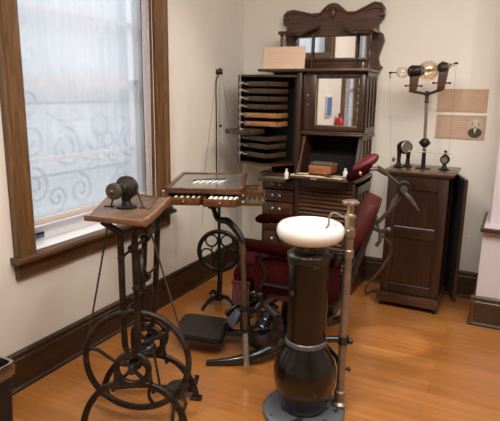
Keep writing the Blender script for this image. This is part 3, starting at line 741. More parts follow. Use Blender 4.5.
MB().sphere((1.385, -0.3, 1.642), 0.042, n=20).build('small_globe', 'bulb_faint', tb)
MB().lathe((1.665, -0.3, 1.682), [(0.016, 0), (0.022, 0.02), (0.010, 0.04), (0.006, 0.06)], 14, ax).build('end_bulb', 'bulb', tb)
MB().cyl((1.345, -0.3, 1.642), (1.302, -0.3, 1.640), 0.004, n=8).sphere((1.302, -0.3, 1.640), 0.008, (1.6, 1, 1), 8).cyl((1.69, -0.3, 1.688), (1.728, -0.3, 1.70), 0.004, n=8).sphere((1.728, -0.3, 1.70), 0.008, (1.6, 1, 1), 8).cyl((1.303, -0.3, 1.64), (1.303, -0.3, 1.61), 0.003, n=6).sphere((1.303, -0.3, 1.61), 0.006, n=6).build('terminals', 'iron', tb)
tag(MB().tube([(1.303, -0.3, 1.606), (1.318, -0.3, 1.40), (1.36, -0.32, TZ + 0.002)], 0.0007, 5).build('hanging_wire', 'cord'), 'thin wire hanging from the left tip of the glass tube', 'wire', 'tube wires')
tag(MB().tube([(1.729, -0.3, 1.693), (1.735, -0.3, 1.40), (1.735, -0.3, 1.09)], 0.0007, 5).build('hanging_wire', 'cord'), 'thin wire hanging from the right tip of the glass tube', 'wire', 'tube wires')
# motor
mo = thing('electric_motor', (1.43, -0.32, TZ), 'small round black motor with a pale dial on the left end of the pedestal cabinet', 'motor')
mc = V((1.452, -0.335, 1.135)); md = V((0.55, -0.8, 0.12)).normalized()
MB().lathe(mc, [(0.0, -0.07), (0.03, -0.068), (0.042, -0.055), (0.047, -0.03), (0.047, 0.012), (0.043, 0.02), (0.034, 0.022)], 24, md).build('drum', 'iron', mo)
MB().lathe(mc + md * 0.019, [(0.034, 0), (0.034, 0.003), (0.0, 0.004)], 24, md).build('dial', 'dial', mo)
MB().lathe(mc + md * 0.02, [(0.040, 0), (0.042, 0.004), (0.036, 0.008), (0.034, 0.002)], 24, md).build('rim', 'nickel', mo)
B = MB()
for (x, y, zt) in ((1.412, -0.335, 1.13), (1.462, -0.265, 1.10)):
    B.lathe((x, y, TZ), [(0.034, 0), (0.034, 0.008), (0.02, 0.014), (0.016, 0.03), (0.013, 0.05), (0.016, zt - TZ)], 14)
B.build('feet', 'iron', mo)
MB().lathe((1.385, -0.345, 1.045), [(0.006, 0), (0.016, 0.004), (0.016, 0.012), (0.004, 0.018)], 12, (-0.8, -0.6, 0)).cyl((1.412, -0.335, 1.045), (1.38, -0.35, 1.045), 0.004, n=6).build('thumb_screw', 'brass', mo)
# right hand bearing post and shaft
rb = thing('bearing_post', (1.715, -0.3, TZ), 'small round-headed iron bearing post on the right end of the pedestal cabinet', 'apparatus')
MB().lathe((1.715, -0.3, TZ), [(0.036, 0), (0.036, 0.008), (0.02, 0.014), (0.014, 0.03), (0.012, 0.045)], 16).build('foot', 'iron', rb)
MB().sphere((1.715, -0.3, 1.063), 0.033, (1, 0.85, 1)).cyl((1.715, -0.3, 1.09), (1.715, -0.3, 1.125), 0.014, 0.010, 10).build('head', 'iron', rb)
MB().cyl((1.715, -0.335, 1.063), (1.715, -0.325, 1.063), 0.020, n=14).build('boss', 'nickel', rb)
tag(MB().cyl((1.475, -0.36, 1.112), (1.76, -0.30, 1.105), 0.004, n=8).build('drive_shaft', 'nickel'), 'thin horizontal metal rod running from the motor to the bearing post', 'rod')

# ------------------------------------------------------------------ wall panels
def panel(name_label, x0, x1, z0, z1, lines, portrait=False):
    t = thing('wall_panel', ((x0 + x1) / 2, -0.001, z0), name_label, 'poster', 'tan text panels on the back wall')
    MB().box((x0, -0.008, z0), (x1, -0.001, z1)).build('board', 'poster', t)
    B = MB(); n = lines; xr = x1 - 0.03 if not portrait else x1 - 0.125
    for k in range(n):
        z = z1 - 0.03 - (z1 - z0 - 0.055) * k / (n - 1)
        xe = xr - (0.0 if k % 4 else 0.06) * 0.8
        B.box((x0 + 0.03, -0.0092, z - 0.0022), (xe, -0.008, z + 0.0022))
    B.build('printed_lines', 'poster_line', t)
    if portrait:
        cx_, cz_ = x1 - 0.068, (z0 + z1) / 2 + 0.0
        def oval(cx, cz, rx, rz, y, n=24): return [(cx + rx * math.cos(2 * PI * i / n), y, cz + rz * math.sin(2 * PI * i / n)) for i in range(n)]
        p = MB().prism(oval(cx_, cz_, 0.052, 0.075, -0.008), (0, -0.001, 0)).build('portrait', 'photo_bg', t)
        MB().prism([(cx_ - 0.048, -0.009, cz_ - 0.03), (cx_ - 0.040, -0.009, cz_ - 0.055), (cx_ - 0.015, -0.009, cz_ - 0.073), (cx_ + 0.015, -0.009, cz_ - 0.073), (cx_ + 0.040, -0.009, cz_ - 0.055), (cx_ + 0.048, -0.009, cz_ - 0.03), (cx_ + 0.036, -0.009, cz_ - 0.012), (cx_ + 0.014, -0.009, cz_ - 0.003), (cx_ - 0.014, -0.009, cz_ - 0.003), (cx_ - 0.036, -0.009, cz_ - 0.012)], (0, -0.0008, 0)).build('coat', 'photo_dark', p)
        MB().prism([(cx_ - 0.011, -0.0098, cz_ - 0.006), (cx_, -0.0098, cz_ - 0.045), (cx_ + 0.011, -0.0098, cz_ - 0.006)], (0, -0.0006, 0)).build('shirt', 'photo_lt', p)
        MB().prism(oval(cx_, cz_ + 0.024, 0.023, 0.033, -0.0098), (0, -0.001, 0)).build('face', 'photo_lt', p)
        f = MB().prism(oval(cx_ - 0.02, cz_ + 0.025, 0.006, 0.018, -0.0106, 12), (0, -0.0008, 0)).prism(oval(cx_ + 0.02, cz_ + 0.025, 0.006, 0.018, -0.0106, 12), (0, -0.0008, 0)).prism(oval(cx_, cz_ + 0.002, 0.011, 0.010, -0.0106, 12), (0, -0.0008, 0))
        f.prism(oval(cx_ - 0.009, cz_ + 0.028, 0.005, 0.003, -0.011, 8), (0, -0.0006, 0)).prism(oval(cx_ + 0.009, cz_ + 0.028, 0.005, 0.003, -0.011, 8), (0, -0.0006, 0))
        f.build('features', 'photo_mid', p)
panel('tan text panel on the back wall, upper one without a portrait', 1.594, 1.930, 1.380, 1.538, 9)
panel('tan text panel on the back wall, lower one with an oval portrait', 1.597, 1.934, 1.186, 1.355, 8, True)

# ------------------------------------------------------------------ treadle lathe (foreground left)
N_ = V((-0.395, 0.92, 0)).normalized(); U_ = V((0.92, 0.395, 0)).normalized(); Zv = V((0, 0, 1))
LF = V((0.741, -2.465, 0)); LB = V((0.640, -2.222, 0)); HZ = 0.30
LC = (LF + LB) / 2
tl = thing('treadle_lathe', (LC.x, LC.y, 0), 'foot-treadle lathe with a worn wooden top and large iron flywheel', 'lathe')
# table top (measured outline) with a raised back strip
top = [(0.640, -2.580, 0.985), (0.893, -2.536, 0.985), (0.808, -2.345, 0.985), (0.705, -2.125, 0.985), (0.345, -2.09, 0.985)]
MB().prism(top, (0, 0, 0.020), bevel=0.003).build('table_top', 'bench', tl)
B = MB()
B.prism([(0.630, -2.594, 0.985), (0.898, -2.548, 0.985), (0.896, -2.534, 0.985), (0.632, -2.579, 0.985)], (0, 0, 0.023), bevel=0.002)
B.build('front_edge', 'bench_edge', tl)
B = MB().prism([(0.888, -2.548, 0.983), (0.902, -2.546, 0.983), (0.822, -2.342, 0.983), (0.716, -2.118, 0.983), (0.702, -2.124, 0.983), (0.807, -2.346, 0.983)], (0, 0, 0.029), bevel=0.002)
B.build('side_lip', 'bench_edge', tl)
B = MB().prism([(0.765, -2.37, 1.004), (0.785, -2.365, 1.004), (0.66, -2.135, 1.004), (0.47, -2.12, 1.004), (0.47, -2.135, 1.004), (0.645, -2.15, 1.004)], (0, 0, 0.005))
B.build('inlay_strip', 'mah_x', tl, smooth=False)

def lathe_frame(base, topoff, hz, name):
    """cast side frame: arched feet, bearing ring, tuning-fork uprights"""
    B = MB(); c = base + Zv * hz
    r = 0.072; th = 0.011
    def fl(pts, wd): B.tube(pts, 0.01, 10, flat=(N_, th, wd))
    B.tube(circle(c, r, N_, 36), 0.01, 10, closed=True, flat=(N_, th, 0.014))
    # cross arms in the ring and hub
    for a in (0.78, 2.36):
        d = U_ * math.cos(a) + Zv * math.sin(a)
        fl([c - d * r, c, c + d * r], 0.007)
    B.cyl(c - N_ * 0.022, c + N_ * 0.022, 0.018)
    # arched feet
    for s_ in (-1, 1):
        pts = smooth_path([c - Zv * (r - 0.002) + U_ * s_ * 0.01, c - Zv * (r + 0.002) + U_ * s_ * 0.07, c + U_ * s_ * 0.14 - Zv * (r + 0.035), c + U_ * s_ * 0.195 - Zv * (r + 0.10), c + U_ * s_ * 0.225 - Zv * (hz - 0.06), c + U_ * s_ * 0.235 - Zv * (hz - 0.012)], 5)
        fl(pts, 0.015)
        p = c + U_ * s_ * 0.235; B.box((p.x - 0.028, p.y - 0.02, 0), (p.x + 0.028, p.y + 0.02, 0.014), bevel=0.004, rz=math.atan2(U_.y, U_.x))
        # side shoulders
        fl(smooth_path([c + U_ * s_ * (r + 0.002), c + U_ * s_ * (r + 0.006) - Zv * 0.05, c + U_ * s_ * (r + 0.02) - Zv * 0.11], 4), 0.009)
    # U-shaped fork
    T = base + topoff + Zv * 0.975
    for s_ in (-1, 1):
        pts = smooth_path([c + Zv * (r + 0.004) + U_ * s_ * 0.004, c + Zv * (r + 0.018) + U_ * s_ * 0.022, c + Zv * (r + 0.06) + U_ * s_ * 0.03, (c + T) / 2 + U_ * s_ * 0.030, T - Zv * 0.06 + U_ * s_ * 0.030, T - Zv * 0.03 + U_ * s_ * 0.045, T + U_ * s_ * 0.10 + Zv * 0.008], 6)
        fl(pts, 0.013)
    return B.build(name, 'iron_worn', tl)
lathe_frame(LF, V((0.04, -0.05, 0)), HZ, 'front_frame')
lathe_frame(LB, V((0.055, -0.02, 0)), HZ, 'rear_frame')
# stretchers with round collars between the frames
for (s_, z) in ((-1, 0.83), (1, 0.70), (-1, 0.58), (1, 0.88)):
    f = z / 0.97
    a = LF + V((0.04, -0.05, 0)) * f + Zv * z + U_ * s_ * 0.028; b_ = LB + V((0.055, -0.02, 0)) * f + Zv * z + U_ * s_ * 0.028
    B = MB().cyl(a, b_, 0.006, n=8).cyl(a.lerp(b_, 0.42), a.lerp(b_, 0.52), 0.020, n=12).cyl(a - N_ * 0.014, a + N_ * 0.01, 0.013, n=12)
    B.build('stretcher', 'iron_worn', tl)
# small pulley wheel seen edge-on between the uprights
pc = LC + V((0.052, -0.04, 0)) + Zv * 0.735; pn = U_ * 0.94 + N_ * 0.25
B = MB().tube(circle(pc, 0.083, pn, 32), 0.012, 8, closed=True)
for a in range(4):
    d_ = circle(pc, 0.083, pn, 8)[a * 2]; B.cyl(pc, d_, 0.006, n=6)
B.cyl(pc - pn.normalized() * 0.02, pc + pn.normalized() * 0.02, 0.016)
B.build('idler_wheel', 'iron_worn', tl)
# flywheel
wc = LF.lerp(LB, 0.27) + Zv * 0.302; WR = 0.236
B = MB(); B.tube(circle(wc, WR, N_, 64), 0.0145, 10, closed=True)
for k in range(3):
    a = math.radians(168 + 120 * k)
    def pol(r, t): return wc + U_ * r * math.cos(t) + Zv * r * math.sin(t)
    B.tube(smooth_path([pol(0.02, a + 0.9), pol(0.075, a + 0.52), pol(0.13, a + 0.12), pol(0.19, a - 0.04), pol(WR, a + 0.02)], 6), 0.0085, 8)
B.build('flywheel', 'iron_worn', tl)
B = MB().cyl(wc - N_ * 0.09, wc + N_ * 0.22, 0.010, n=12).cyl(wc - N_ * 0.03, wc + N_ * 0.03, 0.03, n=16)
B.build('axle', 'iron', tl)
B = MB().tube([wc + N_ * 0.06, wc + N_ * 0.06 + U_ * 0.05 + Zv * 0.03, wc + N_ * 0.10 + U_ * 0.05 + Zv * 0.03], 0.008, 8)
B.tube([wc + N_ * 0.09 + U_ * 0.05 + Zv * 0.03, LC + N_ * 0.12 + U_ * 0.06 + Zv * 0.05], 0.006, 8)
B.build('crank', 'bluesteel', tl)
# second grooved wheel behind the rear bearing
c2 = wc + N_ * 0.235 + Zv * 0.01
B = MB().tube(circle(c2, 0.085, N_, 32), 0.012, 8, closed=True).cyl(c2 - N_ * 0.02, c2 + N_ * 0.02, 0.018)
for a in (0.4, 1.97, 3.54, 5.11):
    B.cyl(c2, c2 + (U_ * math.cos(a) + Zv * math.sin(a)) * 0.085, 0.006, n=6)
B.build('rear_wheel', 'iron_worn', tl)
# treadle board and its links, at the right rear foot
tp = LB + U_ * 0.17 + N_ * 0.03
B = MB().lathe(tp + Zv * 0.045 - U_ * 0.03, [(0, -0.006), (0.058, -0.006), (0.062, 0.0), (0.058, 0.006), (0, 0.006)], 20)
B.tube([tp + Zv * 0.045 - U_ * 0.03, tp + U_ * 0.03 - N_ * 0.12 + Zv * 0.03, tp + U_ * 0.02 - N_ * 0.30 + Zv * 0.02], 0.008, 8)
B.tube([tp + Zv * 0.045 - U_ * 0.03, tp - U_ * 0.03 - N_ * 0.12 + Zv * 0.03, tp - U_ * 0.0 - N_ * 0.30 + Zv * 0.02], 0.008, 8)
B.tube([tp + Zv * 0.045 - U_ * 0.05, tp - U_ * 0.25 + Zv * 0.035, tp - U_ * 0.36 + Zv * 0.02], 0.009, 8)
B.build('treadle', 'iron_worn', tl)
B = MB().tube(smooth_path([tp + U_ * 0.02 + Zv * 0.02, tp + U_ * 0.05 + N_ * 0.02 + Zv * 0.05, tp + U_ * 0.06 + N_ * 0.04 + Zv * 0.09], 4), 0.012, 8)
B.build('treadle_pivot', 'iron_worn', tl)
# headstock
hd = MB()
hc = V((0.675, -2.385, 1.005))
hd.lathe(hc, [(0.045, 0), (0.045, 0.008), (0.024, 0.014), (0.018, 0.03), (0.024, 0.045), (0.02, 0.06)], 20)
hs = hd.build('headstock', 'iron', tl)
pa = V((0.08, -0.99, 0)).normalized(); p0 = hc + Zv * 0.087
MB().lathe(p0, [(0.012, -0.040), (0.036, -0.036), (0.046, -0.026), (0.042, -0.018), (0.050, -0.008), (0.050, 0.006), (0.040, 0.012), (0.024, 0.022), (0.018, 0.04)], 28, pa).build('cone_pulley', 'iron_worn', hs)
MB().lathe(p0 + pa * 0.055 + V((-0.02, 0, -0.008)), [(0.010, -0.018), (0.032, -0.012), (0.036, 0.0), (0.034, 0.016), (0.026, 0.020), (0.010, 0.022), (0.006, 0.03), (0.0, 0.032)], 24, pa).build('chuck', 'dull', hs)
# round leather belt from the pulley through the top to the flywheel
B = MB()
pc_ = hc + Zv * 0.087 - pa * 0.0
B.tube([wc - U_ * WR * 0.985 + Zv * 0.02 + V((0, 0, 0.02)), hc - U_ * 0.068 + Zv * 0.004, p0 - U_ * 0.040 + Zv * 0.01], 0.0042, 6)
B.tube([p0 + U_ * 0.036 + Zv * 0.025, hc + U_ * 0.072 + Zv * 0.004, wc + U_ * WR * 0.985 + Zv * 0.04], 0.0042, 6)
B.tube(circle(p0, 0.044, pa, 16, a0=PI, a1=2 * PI), 0.004, 6)
B.build('belt', 'leather_belt', tl)
for lo_, hi_ in (((-0.10, -0.03, 0.0), (-0.055, -0.012, 0.003)), ((0.052, 0.02, 0.0), (0.10, 0.038, 0.003))):
    MB().box(hc + V(lo_), hc + V(hi_), rz=0.4).build('belt_slot', 'mah_in', tl)

# ------------------------------------------------------------------ dental chair
F = V((-0.97, -0.243, 0)).normalized(); S = V((0.243, -0.97, 0)).normalized(); CC = V((1.03, -1.36, 0))
def cp(f, s_, z): return CC + F * f + S * s_ + Zv * z
CR = Matrix((F, S, Zv)).transposed()      # local (f, s, z) -> world
ch = thing('dental_chair', (CC.x, CC.y, 0), 'antique dental chair in maroon velvet on black iron legs with a fringe', 'chair')
def cbox(mb, lo, hi, bv=0.004):
    lo, hi = V(lo), V(hi)
    t = bmesh.new(); bmesh.ops.create_cube(t, size=1.0); d = hi - lo; c = (lo + hi) / 2
    for v in t.verts: v.co = V((v.co.x * d.x, v.co.y * d.y, v.co.z * d.z))
    if bv: bmesh.ops.bevel(t, geom=list(t.edges), offset=min(bv, min(d) * 0.45), segments=3, profile=0.5, affect='EDGES')
    for v in t.verts:
        p = v.co + c; v.co = cp(p.x, p.y, p.z)
    mb.merge(t)
# four arched legs
for (f, s_) in ((0.405, 0.375), (0.30, -0.42), (-0.33, -0.45), (-0.26, 0.42)):
    pts = smooth_path([cp(f, s_, 0.014), V((0.87, -1.745, 0.032)), V((0.99, -1.655, 0.06)), V((1.055, -1.53, 0.10)), cp(0.0, 0.04, 0.13)], 5) if f == 0.405 else smooth_path([cp(f, s_, 0.014), cp(f * 0.72, s_ * 0.72, 0.038), cp(f * 0.40, s_ * 0.40, 0.085), cp(f * 0.08, s_ * 0.08, 0.13)], 5)
    n = len(pts)
    MB().tube(pts, [0.014 + 0.040 * i / (n - 1) for i in range(n)], 12).build('leg', 'blackpaint', ch)
B = MB().lathe(cp(0, 0, 0.05), [(0.05, 0), (0.085, 0.02), (0.09, 0.05), (0.065, 0.10), (0.05, 0.15), (0.045, 0.24), (0.06, 0.28), (0.07, 0.30)], 20)
B.build('pump_column', 'blackpaint', ch)
# curved iron yoke (the U-shaped casting) on the near side
B = MB()
pts = [cp(0.12 + 0.095 * math.cos(a), 0.25, 0.225 + 0.112 * math.sin(a)) for a in [math.radians(150 + 240 * i / 30) for i in range(31)]]
pts = [cp(0.05, 0.22, 0.38)] + pts[::-1] + [cp(0.19, 0.22, 0.38)] if False else pts
n = len(pts); B.tube(pts, 0.02, 10, flat=(S, 0.020, [0.020 + 0.024 * math.sin(PI * i / (n - 1)) for i in range(n)]))
B.tube([pts[0], cp(0.17, 0.21, 0.38)], 0.018, 8); B.tube([pts[-1], cp(0.05, 0.21, 0.38)], 0.018, 8)
B.tube([pts[n // 2] , cp(0.09, 0.2, 0.07), cp(0.02, 0.05, 0.07)], 0.028, 8)
B.build('yoke', 'iron_worn', ch)
cy_ = MB(); 
cy_.cyl(cp(0.125, 0.21, 0.19), cp(0.06, 0.19, 0.32), 0.036, 0.030, n=18).lathe(cp(0.125, 0.21, 0.19), [(0.038, -0.005), (0.042, 0.0), (0.042, 0.014), (0.036, 0.02)], 18, cp(0.06, 0.19, 0.32) - cp(0.125, 0.21, 0.19))
cy_.lathe(cp(0.10, 0.202, 0.235), [(0.036, 0), (0.040, 0.006), (0.036, 0.012)], 18, cp(0.06, 0.19, 0.32) - cp(0.125, 0.21, 0.19))
cy_.build('hydraulic_cylinder', 'bluesteel', ch)
# slanted black foot arm leading down to the foot platform
B = MB(); B.tube([cp(0.06, 0.15, 0.36), cp(0.24, 0.14, 0.25), cp(0.36, 0.13, 0.13)], 0.03, 10, flat=(S, 0.03, 0.030))
B.tube([cp(0.06, -0.12, 0.36), cp(0.24, -0.10, 0.25), cp(0.40, -0.05, 0.12)], 0.03, 10, flat=(S, 0.016, 0.024))
B.build('platform_arm', 'blackpaint', ch)
poly = [V((0.395, -1.60, 0)), V((0.51, -1.77, 0)), V((0.765, -1.725, 0)), V((0.665, -1.42, 0)), V((0.37, -1.475, 0))]
def roundpoly(P, r=0.04, n=5):
    out = []
    k = len(P)
    for i in range(k):
        a, b_, c = P[i - 1], P[i], P[(i + 1) % k]
        p1 = b_ + (a - b_).normalized() * r; p2 = b_ + (c - b_).normalized() * r
        for j in range(n + 1):
            t = j / n; out.append((p1 * (1 - t) + b_ * t) * (1 - t) + (b_ * (1 - t) + p2 * t) * t)
    return out
rp = roundpoly(poly); cen = sum(poly, V((0, 0, 0))) / len(poly)
fp = MB().prism([p + Zv * 0.085 for p in rp], (0, 0, 0.022), bevel=0.004).build('foot_platform', 'iron', ch)
MB().prism([cen + (p - cen) * 0.93 + Zv * 0.107 for p in rp], (0, 0, 0.006), bevel=0.002).build('foot_mat', 'footmat', fp)
B = MB().tube([cp(0.36, 0.12, 0.09), cp(0.20, 0.10, 0.08), cp(0.05, 0.03, 0.09)], 0.022, 10)
B.build('platform_link', 'blackpaint', ch)
# tilted grey pedal in front
B = MB(); 
B.prism([cp(0.32, 0.25, 0.215), cp(0.27, 0.31, 0.20), cp(0.235, 0.265, 0.28), cp(0.265, 0.22, 0.285)], (F * 0.008 + Zv * 0.012), bevel=0.003)
B.build('pedal', 'pedal_grey', ch)
# seat
B = MB(); cbox(B, (-0.30, -0.225, 0.36), (0.22, 0.225, 0.40), 0.008); B.build('seat_frame', 'blackpaint', ch)
B = MB(); cbox(B, (-0.29, -0.23, 0.43), (0.285, 0.23, 0.56), 0.06)
B.build('seat_cushion', 'velvet_l', ch)
# rounded front bolster
B = MB().tube([cp(0.245, -0.215, 0.49), cp(0.25, -0.1, 0.495), cp(0.25, 0.1, 0.495), cp(0.245, 0.215, 0.49)], [0.05, 0.056, 0.056, 0.05], 14)
B.build('front_bolster', 'velvet_l', ch)
B = MB()
for k in range(44):
    s_ = -0.225 + 0.45 * k / 43
    B.cyl(cp(0.290, s_, 0.455), cp(0.294, s_, 0.325 + 0.006 * math.sin(k * 2.1)), 0.0052, 0.0068, n=6)
for k in range(9):
    f = 0.28 - 0.010 * k
    B.cyl(cp(f, 0.238, 0.455), cp(f, 0.241, 0.325), 0.0052, 0.0065, n=6)
tag(B.build('fringe', 'fringe', ch), kind='stuff')
B = MB().tube([cp(0.292, -0.23, 0.455), cp(0.292, 0.240, 0.455), cp(0.19, 0.240, 0.455)], 0.009, 8); B.build('fringe_braid', 'velvet_red', ch)
# near side panel below the arm
B = MB(); cbox(B, (-0.30, 0.225, 0.40), (0.17, 0.245, 0.62), 0.008); B.build('side_panel', 'velvet_l', ch)
# arms
def arm(pts, w_, name='armrest'):
    P = smooth_path(pts, 5); n = len(P)
    rad = [w_ * min(1.0, 0.45 + 0.75 * math.sin(min(1, i / 5) * PI / 2)) for i in range(n)]
    return MB().tube(P, rad, 12).build(name, 'velvet', ch)
arm([cp(0.25, 0.26, 0.682), cp(0.15, 0.26, 0.678), cp(0.0, 0.26, 0.662), cp(-0.20, 0.26, 0.65), cp(-0.34, 0.25, 0.66)], 0.030)
arm([cp(0.27, -0.26, 0.700), cp(0.20, -0.26, 0.712), cp(0.05, -0.26, 0.715), cp(-0.15, -0.26, 0.70), cp(-0.34, -0.25, 0.68)], 0.031)
for s_ in (0.262, -0.262):
    B = MB()
    B.tube(smooth_path([cp(0.14, s_, 0.655), cp(0.13, s_, 0.60), cp(0.10, s_, 0.52), cp(0.13, s_, 0.44), cp(0.12, s_ * 0.9, 0.38)], 5), 0.008, 8)
    B.tube(smooth_path([cp(-0.06, s_, 0.645), cp(-0.06, s_, 0.58), cp(-0.04, s_, 0.50), cp(-0.05, s_, 0.44), cp(-0.05, s_ * 0.9, 0.38)], 5), 0.008, 8)
    B.tube([cp(0.12, s_, 0.47), cp(-0.04, s_, 0.455)], 0.0085, 8)
    B.tube(smooth_path([cp(0.12, s_, 0.625), cp(0.04, s_, 0.635), cp(-0.05, s_, 0.61)], 5), 0.006, 8)
    B.sphere(cp(0.13, s_, 0.40), 0.022, n=12)
    B.build('arm_frame', 'iron', ch)
B = MB().tube([cp(0.17, 0.24, 0.40), cp(0.12, 0.27, 0.385)], 0.014, 8).sphere(cp(0.17, 0.24, 0.40), 0.022, n=12); B.build('seat_knob', 'blackpaint', ch)
# backrest: padded board in the (f, z) plane, thick cushion
def backsec(s_, infl):
    # profile of cushion cross-section at side offset
    return
B = MB()
a = V((-0.325, 0, 0.64)); b_ = V((-0.458, 0, 0.945))       # front face centre line in (f,z)
dirv = (b_ - a).normalized(); nf = V((dirv.z, 0, -dirv.x))  # normal toward front/up
rr = []
K = 12
for i in range(K + 1):
    q = i / K; hw = 0.175 * (0.86 + 0.14 * math.sin(PI * min(1, q * 1.15))) * (1 if q < 0.85 else math.sqrt(max(0.05, 1 - ((q - 0.85) / 0.155) ** 2)))
    c = a + (b_ - a) * q; ring = []
    th = 0.056 * (0.75 + 0.25 * math.sin(PI * q))
    for j in range(20):
        t = 2 * PI * j / 20
        cc_, ss_ = math.cos(t), math.sin(t)
        x = math.copysign(abs(cc_) ** 0.55, cc_) * hw; y = math.copysign(abs(ss_) ** 0.7, ss_) * th
        p = c + nf * y; ring.append(cp(p.x, x, p.z))
    rr.append(ring)
B.rings(rr); B.build('backrest', 'velvet_back', ch)
B = MB()
for s_ in (-0.12, 0.12):
    B.tube([cp(-0.24, s_, 0.37), cp(-0.34, s_, 0.45), cp(-0.425, s_, 0.74), cp(-0.455, s_, 0.84)], 0.016, 10, flat=(S, 0.014, 0.020))
B.tube([cp(-0.345, -0.12, 0.43), cp(-0.345, 0.12, 0.43)], 0.014, 8); B.tube([cp(-0.435, -0.12, 0.76), cp(-0.435, 0.12, 0.76)], 0.014, 8)
B.tube([cp(-0.24, 0.12, 0.37), cp(-0.27, 0.14, 0.28), cp(-0.16, 0.16, 0.20)], 0.010, 8)
B.build('back_frame', 'blackpaint', ch)
B = MB().tube([cp(-0.33, 0.1, 0.50), cp(-0.30, 0.12, 0.38), cp(-0.22, 0.13, 0.22)], 0.018, 10, flat=(S, 0.008, 0.032)); B.build('back_stay', 'bluesteel', ch)
B = MB().tube([cp(-0.46, 0.0, 0.76), cp(-0.50, 0.02, 0.75), cp(-0.53, 0.03, 0.76)], 0.012, 8).sphere(cp(-0.54, 0.03, 0.765), 0.017, n=10)
B.tube([cp(-0.50, 0.02, 0.75), cp(-0.50, 0.04, 0.70), cp(-0.48, 0.04, 0.67)], 0.011, 8)
B.build('clamp', 'dull', ch)
# headrest: two oval pads
for (s_, z, f) in ((0.0, 1.125, -0.395), (0.02, 1.082, -0.375)):
    nn = (F * 0.55 + Zv * 0.83 + S * 0.25).normalized()
    u = (F * -0.70 + Zv * 0.70).normalized(); u = (u - nn * u.dot(nn)).normalized(); v = nn.cross(u)
    c = cp(f, s_, z); B = MB(); rr = []
    for (q, h) in ((0.4, -0.022), (0.85, -0.018), (1.0, -0.006), (1.0, 0.006), (0.88, 0.018), (0.55, 0.026), (0.1, 0.026)):
        rr.append([c + nn * h + u * q * 0.080 * math.cos(2 * PI * i / 20) + v * q * (0.046 if s_ == 0 else 0.05) * math.sin(2 * PI * i / 20) for i in range(20)])
    if s_ == 0.0:
        B.rings(rr); B.build('headrest_pad', 'velvet_red', ch)
    else:
        rr = [[p + S * 0.012 + F * 0.012 + Zv * -0.004 for p in r_] for r_ in rr[:5]]
        B.rings(rr); B.build('headrest_pad', 'velvet', ch)
B = MB().tube([cp(-0.375, 0.06, 1.085), cp(-0.42, 0.05, 1.10), cp(-0.475, 0.02, 1.10)], 0.010, 8)
B.cyl(cp(-0.46, 0.03, 1.105), cp(-0.51, 0.01, 1.075), 0.016, n=12)
B.cyl(cp(-0.50, 0.01, 1.08), cp(-0.60, 0.0, 1.0), 0.0085, n=10)
B.build('headrest_rod', 'dull', ch)
MB().sphere(cp(-0.37, 0.07, 1.075), 0.014, (1, 1, 1.2), 10).build('headrest_screw', 'brass', ch)
B = MB().cyl(cp(-0.605, -0.03, 0.995), cp(-0.605, 0.045, 0.995), 0.040, n=20); B.build('ball_joint', 'iron', ch)
MB().cyl(cp(-0.605, 0.045, 0.995), cp(-0.605, 0.055, 0.995), 0.022, 0.018, n=16).build('joint_cap', 'dull', ch)
MB().tube([cp(-0.61, 0.04, 0.98), cp(-0.64, 0.05, 0.945), cp(-0.69, 0.05, 0.885)], [0.014, 0.016, 0.006], 10).build('joint_lever', 'dull', ch)
MB().tube([cp(-0.60, 0.0, 0.98), cp(-0.565, 0.0, 0.92), cp(-0.535, 0.0, 0.86), cp(-0.47, 0.0, 0.78)], [0.016, 0.02, 0.011, 0.010], 10).build('back_rod', 'dull', ch)

# hose from the chair back curling to the floor
pts = smooth_path([cp(-0.475, -0.13, 0.80), cp(-0.50, -0.16, 0.70), (1.478, -0.70, 0.50), (1.405, -0.62, 0.32), (1.30, -0.52, 0.16), (1.255, -0.42, 0.06), (1.25, -0.33, 0.014), (1.29, -0.24, 0.012), (1.36, -0.2, 0.012)], 8)
tag(MB().tube(pts, 0.009, 8).build('hose', 'hose'), 'grey-brown flexible hose curling from the chair back to the floor by the pedestal cabinet', 'hose')

# ------------------------------------------------------------------ spittoon
SX, SY = 1.366, -1.978
sp = thing('spittoon', (SX, SY, 0), 'black enamelled dental spittoon column with a white porcelain bowl', 'spittoon')
MB().lathe((SX, SY, 0), [(0.0, 0), (0.188, 0), (0.196, 0.006), (0.196, 0.020), (0.185, 0.030), (0.15, 0.036), (0.0, 0.038)], 48).build('base_disc', 'spit_grey', sp)
MB().lathe((SX, SY, 0), [(0.100, 0.034), (0.112, 0.05), (0.116, 0.075), (0.126, 0.11), (0.140, 0.155), (0.148, 0.20), (0.147, 0.235), (0.136, 0.275), (0.116, 0.315), (0.099, 0.345), (0.092, 0.365), (0.091, 0.42), (0.091, 0.60), (0.0945, 0.74), (0.096, 0.785)], 56).build('column', 'spit', sp)
MB().lathe((SX, SY, 0), [(0.0925, 0.362), (0.0965, 0.366), (0.0965, 0.384), (0.0925, 0.388)], 48).build('grey_band', 'spit_grey', sp)
MB().lathe((SX, SY, 0), [(0.0955, 0.765), (0.0985, 0.768), (0.1005, 0.785), (0.1005, 0.795), (0.092, 0.805), (0.074, 0.815), (0.072, 0.838), (0.085, 0.852), (0.06, 0.854)], 48).build('neck', 'spit_neck', sp)
bowl = [(0.03, 0.828), (0.075, 0.826), (0.110, 0.830), (0.138, 0.840), (0.153, 0.858), (0.157, 0.880), (0.152, 0.901), (0.140, 0.913), (0.125, 0.916), (0.111, 0.911), (0.103, 0.900), (0.098, 0.885), (0.085, 0.868), (0.06, 0.858), (0.03, 0.853), (0.006, 0.850), (0.0, 0.850)]
bowl = [(r_ * 0.965, h_ + 0.022) for r_, h_ in bowl]
MB().lathe((SX, SY, 0), [(0.0, 0.850)] + bowl, 64).build('bowl', 'porc', sp)
MB().cyl((SX, SY, 0.871), (SX, SY, 0.877), 0.014, n=16).build('drain', 'steel', sp)
